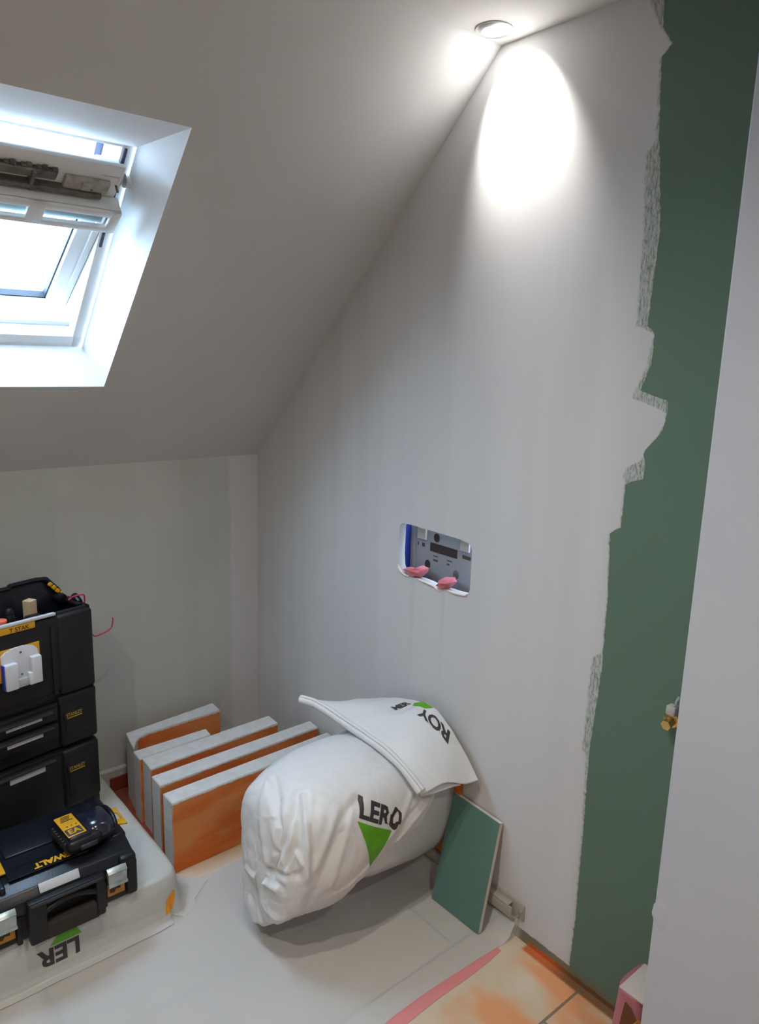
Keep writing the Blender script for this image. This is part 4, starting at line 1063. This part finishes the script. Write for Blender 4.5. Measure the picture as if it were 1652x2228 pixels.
# white cradle stuck on the tub front
cr_ = thing('plastic_cradle', 'white plastic wall cradle stuck to the front of the toolbox tower', 'cradle', tw.location, rz)
for_ = MB()
out_ = [(-0.263, 0.612), (-0.252, 0.606), (-0.172, 0.606), (-0.165, 0.614), (-0.163, 0.678), (-0.167, 0.700), (-0.178, 0.712), (-0.205, 0.7185), (-0.232, 0.718), (-0.252, 0.712), (-0.264, 0.702)]
Mc = Matrix(((1, 0, 0, 0), (0, 0, -1, 0), (0, 1, 0, -Z0), (0, 0, 0, 1)))
for_.prism(out_, 0.0, 0.006, Mc, 0.0015)
cb = for_.build('back_shell', M['white'], cr_, True)
MB().span((-0.262, -0.022, zt(0.608)), (-0.228, -0.004, zt(0.681)), 0.004).build('side_cheek', M['white'], cr_, True)
mb = MB(); mb.span((-0.192, -0.022, zt(0.608)), (-0.164, -0.004, zt(0.685)), 0.004); mb.span((-0.200, -0.022, zt(0.608)), (-0.188, -0.004, zt(0.643)), 0.003); mb.build('side_cheek', M['white'], cr_, True)
mb = MB(); mb.span((-0.2285, -0.014, zt(0.607)), (-0.199, -0.004, zt(0.630)), 0.002); mb.build('bottom_stop', mat('greyish_white_plastic', (0.42, 0.44, 0.50), 0.35), cr_, True)
for z in (0.702, 0.640): MB().cyl((-0.213, -0.0058, zt(z)), (-0.213, -0.0072, zt(z)), 0.0032, seg=12).build('screw_hole', M['dirty'], cr_, True)
MB().span((-0.2655, -0.017, zt(0.612)), (-0.261, -0.002, zt(0.680)), 0.001).build('blue_edge', mat('blue_plastic', (0.02, 0.05, 0.35), 0.3), cr_, True)

# things in the open tray: local tower frame
def inlocal(x, y, z):
    v = Matrix.Rotation(rz, 4, 'Z') @ Vector((x, y, 0)); return (v.x - 0.72, v.y - 0.30, z)
def small(name, label, cat, lx, ly, z, mb_parts, rot=rz, group=None):
    t = thing(name, label, cat, inlocal(lx, ly, z), rot, group)
    for nm, mb, m in mb_parts: mb.build(nm, m, t, 35)
    return t
q = MB().box((0, 0, 0.052), (0.026, 0.026, 0.090), Matrix.Rotation(0.6, 3, 'Z'), 0.0015)
o = q.build('wooden_block', M['wood']); o.location = inlocal(-0.142, 0.075, 0.714); tag(o, 'pale square wooden block sticking up out of the open toolbox tray', 'wood block')
small('tape_measure', 'small black tape measure with a yellow dot next to the wooden block', 'tape measure', -0.150, 0.046, 0.696, [
    ('case', MB().span((-0.020, -0.014, 0), (0.026, 0.018, 0.080), 0.010, 3), M['black2']),
    ('yellow_dial', MB().cyl((-0.006, -0.0155, 0.066), (-0.006, -0.013, 0.066), 0.008), M['yellow']),
    ('hook', MB().span((0.026, -0.002, 0.06), (0.036, 0.012, 0.066), 0.001), M['steel'])])
small('screwdriver', 'black screwdriver handle standing second from left in the toolbox tray', 'screwdriver', -0.206, 0.060, 0.694, [
    ('grip', MB().cyl((0, 0, 0.03), (0, 0, 0.095), 0.019, 0.013, 20, 0.003).cyl((0, 0, 0.095), (0, 0, 0.112), 0.013, 0.008, 20, 0.002), M['black2']),
    ('collar', MB().cyl((0, 0, 0), (0, 0, 0.034), 0.022, 0.022, 20, 0.003), M['black'])])
small('glue_bottle', 'slim dark bottle with a grey tip standing leftmost in the toolbox tray', 'bottle', -0.248, 0.062, 0.694, [
    ('body', MB().cyl((0, 0, 0), (0, 0, 0.070), 0.018, 0.016, 20, 0.003).cyl((0, 0, 0.070), (0, 0, 0.100), 0.012, 0.008, 20, 0.002), mat('dark_brown_plastic', (0.03, 0.02, 0.018), 0.3)),
    ('tip', MB().cyl((0, 0, 0.100), (0, 0, 0.106), 0.007, 0.006, 16, 0.001), M['steel'])])
o = MB().cyl((0, 0, 0), (0, 0, 0.010), 0.016, 0.0155, 28, 0.003).cyl((0, 0, -0.082), (0, 0, 0), 0.013, seg=20).build('coral_cap', M['coral'], None, 35); o.location = inlocal(-0.238, 0.040, 0.777); tag(o, 'coral red round cap at the front edge of the toolbox tray', 'cap')
# crimson cord hanging off the right corner
pts = [(-0.046, 0.045, ztp + 0.016), (-0.036, 0.040, ztp + 0.024), (-0.018, 0.038, ztp + 0.026), (-0.002, 0.040, ztp + 0.022), (0.005, 0.050, ztp + 0.0), (0.005, 0.060, ztp - 0.05), (0.018, 0.072, zt(0.685)),
       (0.045, 0.078, zt(0.652)), (0.072, 0.080, zt(0.651)), (0.092, 0.080, zt(0.655)), (0.103, 0.080, zt(0.662)), (0.108, 0.080, zt(0.674)), (0.110, 0.080, zt(0.692))]
PP = [Vector(p) for p in pts]; sm2 = []
for i in range(len(PP) - 1):
    for k in range(6):
        a = [PP[max(0, min(len(PP) - 1, i + d))] for d in (-1, 0, 1, 2)]; f = k / 6
        sm2.append(0.5 * (2 * a[1] + (a[2] - a[0]) * f + (2 * a[0] - 5 * a[1] + 4 * a[2] - a[3]) * f * f + (-a[0] + 3 * a[1] - 3 * a[2] + a[3]) * f ** 3))
sm2.append(PP[-1])
o = MB().tube(sm2, [0.0020 + 0.0005 * (i % 2) for i in range(len(sm2))], 8).build('twisted_cord', M['crimson'], None, True)
o.location = tw.location; o.rotation_euler = (0, 0, rz); tag(o, 'crimson twisted cord hanging off the right corner of the toolbox tower', 'cord')

# ------------------------------------------------------------------ tool case lying in front
cs = thing('tool_case', 'black tool case with two metal latches lying in front of the toolbox tower', 'tool case', (-0.780, -0.715, 0.134))
def cz(z): return z - 0.134
CW, CD = 0.365, 0.300      # extends to -x and +y
mb = MB()
mb.span((-CW + 0.006, 0.010, 0.0), (-0.006, CD, cz(0.205)), 0.008, 3)
mb.span((-0.028, -0.002, cz(0.140)), (0.0, 0.05, cz(0.238)), 0.008, 3); mb.span((-CW, -0.002, cz(0.140)), (-CW + 0.028, 0.05, cz(0.238)), 0.008, 3)
mb.span((-0.090, 0.0, 0.0), (-0.078, 0.02, cz(0.205)), 0.003); mb.span((-CW + 0.078, 0.0, 0.0), (-CW + 0.090, 0.02, cz(0.205)), 0.003)
mb.build('case_base', M['black'], cs, 35)
mb = MB()
outc = [(0.004, 0.206), (0.004, 0.236), (0.020, 0.256), (0.055, 0.268), (CD - 0.045, 0.272), (CD - 0.012, 0.258), (CD, 0.235), (CD, 0.206)]
Mcz = Matrix(((0, 0, 1, 0), (1, 0, 0, 0), (0, 1, 0, -0.134), (0, 0, 0, 1)))
mb.prism(outc, -CW + 0.004, -0.004, Mcz, 0.004)
mb.span((-0.045, 0.0, cz(0.206)), (0.0, 0.060, cz(0.252)), 0.010, 3); mb.span((-CW, 0.0, cz(0.206)), (-CW + 0.045, 0.060, cz(0.252)), 0.010, 3)
mb.span((-0.040, 0.07, cz(0.24)), (0.002, CD - 0.02, cz(0.272)), 0.010, 3); mb.span((-CW - 0.002, 0.07, cz(0.24)), (-CW + 0.040, CD - 0.02, cz(0.272)), 0.010, 3)
# ridges on the lid
mb.span((-0.260, 0.055, cz(0.262)), (-0.100, 0.100, cz(0.2735)), 0.003); mb.span((-0.272, 0.14, cz(0.262)), (-0.095, 0.26, cz(0.276)), 0.004)
mb.span((-CW + 0.055, 0.03, cz(0.25)), (-CW + 0.068, 0.26, cz(0.277)), 0.004)
lidc_ = mb.build('case_lid', M['black2'], cs, 35)
# worded yellow band on the lid, upside down for the viewer
bd = MB().span((-0.285, 0.050, cz(0.2735)), (-0.130, 0.081, cz(0.2748)), 0.0003).build('brand_band', M['black2'], lidc_)
decal('band_lettering', text_mesh('DEWALT', 0.046, 0.0022, 0.92), (-0.122, 0.077, cz(0.2752)), (-0.58, 0, 0), (0, -0.62, 0), M['yellow'], bd)
lb = MB(); lb.box((-0.186, 0.008, cz(0.2555)), (0.092, 0.003, 0.022), Matrix.Rotation(radians(-35), 3, 'X'), 0.001); lb.build('label_strip', M['label'], lidc_, True)
# latches
for xa in (-0.0775, -CW + 0.0300):
    mb = MB(); mb.span((xa, -0.010, cz(0.194)), (xa + 0.048, 0.006, cz(0.226)), 0.003)
    mb.box((xa + 0.024, -0.004, cz(0.231)), (0.048, 0.004, 0.016), Matrix.Rotation(radians(-50), 3, 'X'), 0.001)
    mb.span((xa, -0.012, cz(0.190)), (xa + 0.048, -0.006, cz(0.198)), 0.001)
    mb.build('latch', M['steel'], cs, True)
    s_ = MB().span((xa + 0.001, 0.004, cz(0.156)), (xa + 0.045, 0.0095, cz(0.191)), 0.0015).build('side_sticker', M['ylw_dark'], cs, True)
    decal('sticker_print', [[(0.007, 0.010), (0.018, 0.008), (0.022, 0.016), (0.034, 0.014), (0.034, 0.024), (0.024, 0.022), (0.018, 0.028), (0.006, 0.026)]], (xa, 0.0036, cz(0.156)), (1, 0, 0), (0, 0, 1), M['printb'], s_)
# carrying handle folded against the front
mb = MB()
hx0, hx1_ = -0.265, -0.090
mb.span((hx0, -0.024, cz(0.232)), (hx1_, -0.004, cz(0.246)), 0.004)
mb.span((hx0, -0.026, cz(0.137)), (hx0 + 0.040, -0.002, cz(0.240)), 0.006); mb.span((hx1_ - 0.022, -0.026, cz(0.139)), (hx1_, -0.002, cz(0.240)), 0.006)
arc = [Vector((hx0 + 0.03 + (hx1_ - hx0 - 0.05) * k / 20, -0.016, cz(0.205) - 0.0 + 0.018 * sin(pi * k / 20))) for k in range(21)]
mb.tube(arc, 0.007, 10)
hd = mb.build('carry_handle', M['black'], cs, 35)
MB().span((hx0 + 0.004, -0.0265, cz(0.236)), (hx1_ - 0.006, -0.022, cz(0.243)), 0.001).build('handle_rib', M['dgrey'], hd)
MB().span((hx0 + 0.035, -0.022, cz(0.1345)), (hx1_ - 0.015, 0.004, cz(0.175)), 0.004).build('front_recess', M['dark'], cs)
# yellow side clip on the lid corner
mb = MB(); Ry = Matrix.Rotation(radians(16), 3, 'Y')
yc_ = Vector((0.004, 0.150, cz(0.2745)))
mb.box(yc_ + Vector((-0.010, 0, 0)), (0.007, 0.085, 0.004), Ry, 0.0008); mb.box(yc_ + Vector((0.012, 0, -0.006)), (0.007, 0.085, 0.004), Ry, 0.0008)
mb.box(yc_ + Vector((0.001, -0.030, -0.003)), (0.026, 0.025, 0.004), Ry, 0.0008); mb.box(yc_ + Vector((0.001, 0.030, -0.003)), (0.026, 0.025, 0.004), Ry, 0.0008)
mb.build('side_clip', M['yellow'], lidc_, True)
MB().span((-0.315, 0.082, cz(0.2735)), (-0.284, 0.136, cz(0.2775)), 0.001).build('corner_sticker', M['yellow'], lidc_, True)

# ------------------------------------------------------------------ battery charger on the case
ch = thing('battery_charger', 'dark glossy battery charger with a yellow label lying on the tool case', 'charger', (-0.868, -0.612, 0.2812), radians(4))
mb = MB()
t2 = bmesh.new(); bmesh.ops.create_cube(t2, size=1.0)
mb.span((-0.070, -0.062, 0.0), (0.020, 0.062, 0.038), 0.016, 4)
mb.span((-0.062, -0.055, 0.020), (-0.006, 0.055, 0.0455), 0.007, 3)
t2.free()
cbod = mb.build('charger_body', M['black2'], ch, 40)
mb = MB(); t2 = bmesh.new(); bmesh.ops.create_uvsphere(t2, u_segments=40, v_segments=24, radius=1)
for v in t2.verts:
    c = v.co; c.x = (abs(c.x) ** 0.75) * (1 if c.x > 0 else -1); c.y = (abs(c.y) ** 0.75) * (1 if c.y > 0 else -1)
mb._merge(t2, Matrix.Translation((0.022, 0.002, 0.020)) @ Matrix.Diagonal((0.044, 0.056, 0.034, 1)))
mb.build('battery_pack', M['navy'], ch, True)
mb = MB(); pts = []
for k in range(31):
    a = -0.35 * pi + 1.35 * pi * k / 30
    pts.append((0.058 + 0.004 * sin(a), 0.006 + 0.046 * cos(a), 0.018 + 0.024 * sin(a)))
mb.tube(pts, 0.0058, 10); mb.build('belt_hook', M['black2'], ch, 40)
mb = MB()
for k in range(7): mb.span((-0.0725, -0.045 + k * 0.013, 0.010), (-0.066, -0.039 + k * 0.013, 0.032), 0.001)
mb.build('cooling_rib', M['dgrey'], ch, True)
MB().span((-0.040, -0.066, 0.010), (0.002, -0.060, 0.022), 0.002).build('release_tab', M['dgrey'], ch, True)
yl = MB().span((-0.062, -0.047, 0.0440), (-0.017, 0.050, 0.0462), 0.0012).build('yellow_label', M['yellow'], ch, True)
mb = MB(); mb.span((-0.060, -0.043, 0.0462), (-0.022, -0.013, 0.0466)); pb = mb.build('label_panel', mat('dark_label_panel', (0.05, 0.06, 0.07), 0.4), yl)
decal('label_lettering', text_mesh('EA', 0.026, 0.001), (-0.055, -0.036, 0.0469), (0.95, 0, 0), (0, 1, 0), M['yellow'], yl)
mb = MB()
for k in range(4): mb.span((-0.054 + 0.002 * k, 0.022 + 0.006 * k, 0.0462), (-0.024 - 0.002 * ((k * 3) % 4), 0.0255 + 0.006 * k, 0.0465))
for k in range(3): mb.span((-0.050 + 0.011 * k, -0.004, 0.0462), (-0.046 + 0.011 * k, 0.000, 0.0465))
mb.build('label_print', M['printb'], yl)

# ------------------------------------------------------------------ pink bag behind the partition edge
pk = thing('insulation_bag', 'pink plastic bag with a yellow and dark print standing at the partition edge', 'bag', (-0.128, -1.735, 0.0))
b = bmesh.new(); NU, NV = 30, 40; V = []
for j in range(NV + 1):
    z = 0.252 * j / NV; ring = []
    f = j / NV; ry = 0.050 * (1 - 0.35 * f); rx = 0.070 * (1 - 0.25 * f)
    for k in range(NU):
        a = 2 * pi * k / NU; c, s = cos(a), sin(a)
        x = rx * abs(c) ** 0.6 * (1 if c > 0 else -1); y = ry * abs(s) ** 0.6 * (1 if s > 0 else -1)
        n = noise.noise(Vector((x * 20, y * 20, z * 9))) * 0.006
        ring.append(b.verts.new((x + n, y + n, z - (0.02 * (x / rx) if f > 0.9 else 0) * 0.0 )))
    V.append(ring)
for j in range(NV):
    for k in range(NU): b.faces.new((V[j][k], V[j][(k + 1) % NU], V[j + 1][(k + 1) % NU], V[j + 1][k]))
b.faces.new(V[0][::-1]); b.faces.new(V[-1])
bmesh.ops.recalc_face_normals(b, faces=b.faces[:])
me = bpy.data.meshes.new('bag_skin'); b.to_mesh(me); b.free()
o = link('bag_skin', me, mat('pink_bag_film', (0.42, 0.14, 0.16), 0.4), pk, smooth=True); bv = bvh_of(o)
decal('yellow_print', [[(-0.048, 0.0), (0.010, 0.0), (-0.004, 0.12), (-0.014, 0.195), (-0.026, 0.215), (-0.048, 0.18)]], (-0.12, 0, 0), (0, 1, 0), (0, 0, 1), mat('yellow_film_print', (0.62, 0.28, 0.01), 0.4), pk, bv, (1, 0, 0), 0.0012, 0.015)
decal('brown_print', [[(0.010, 0.0), (0.018, 0.0), (0.010, 0.12), (0.006, 0.205), (0.004, 0.236), (-0.012, 0.230), (-0.024, 0.212), (-0.012, 0.190), (-0.004, 0.12)]], (-0.12, 0, 0), (0, 1, 0), (0, 0, 1), mat('brown_film_print', (0.13, 0.04, 0.01), 0.4), pk, bv, (1, 0, 0), 0.0016, 0.015)
MB().span((-0.048, -0.030, 0.249), (0.048, 0.024, 0.254), 0.004).build('folded_top', mat('white_card', (0.55, 0.47, 0.42), 0.7), pk, True)
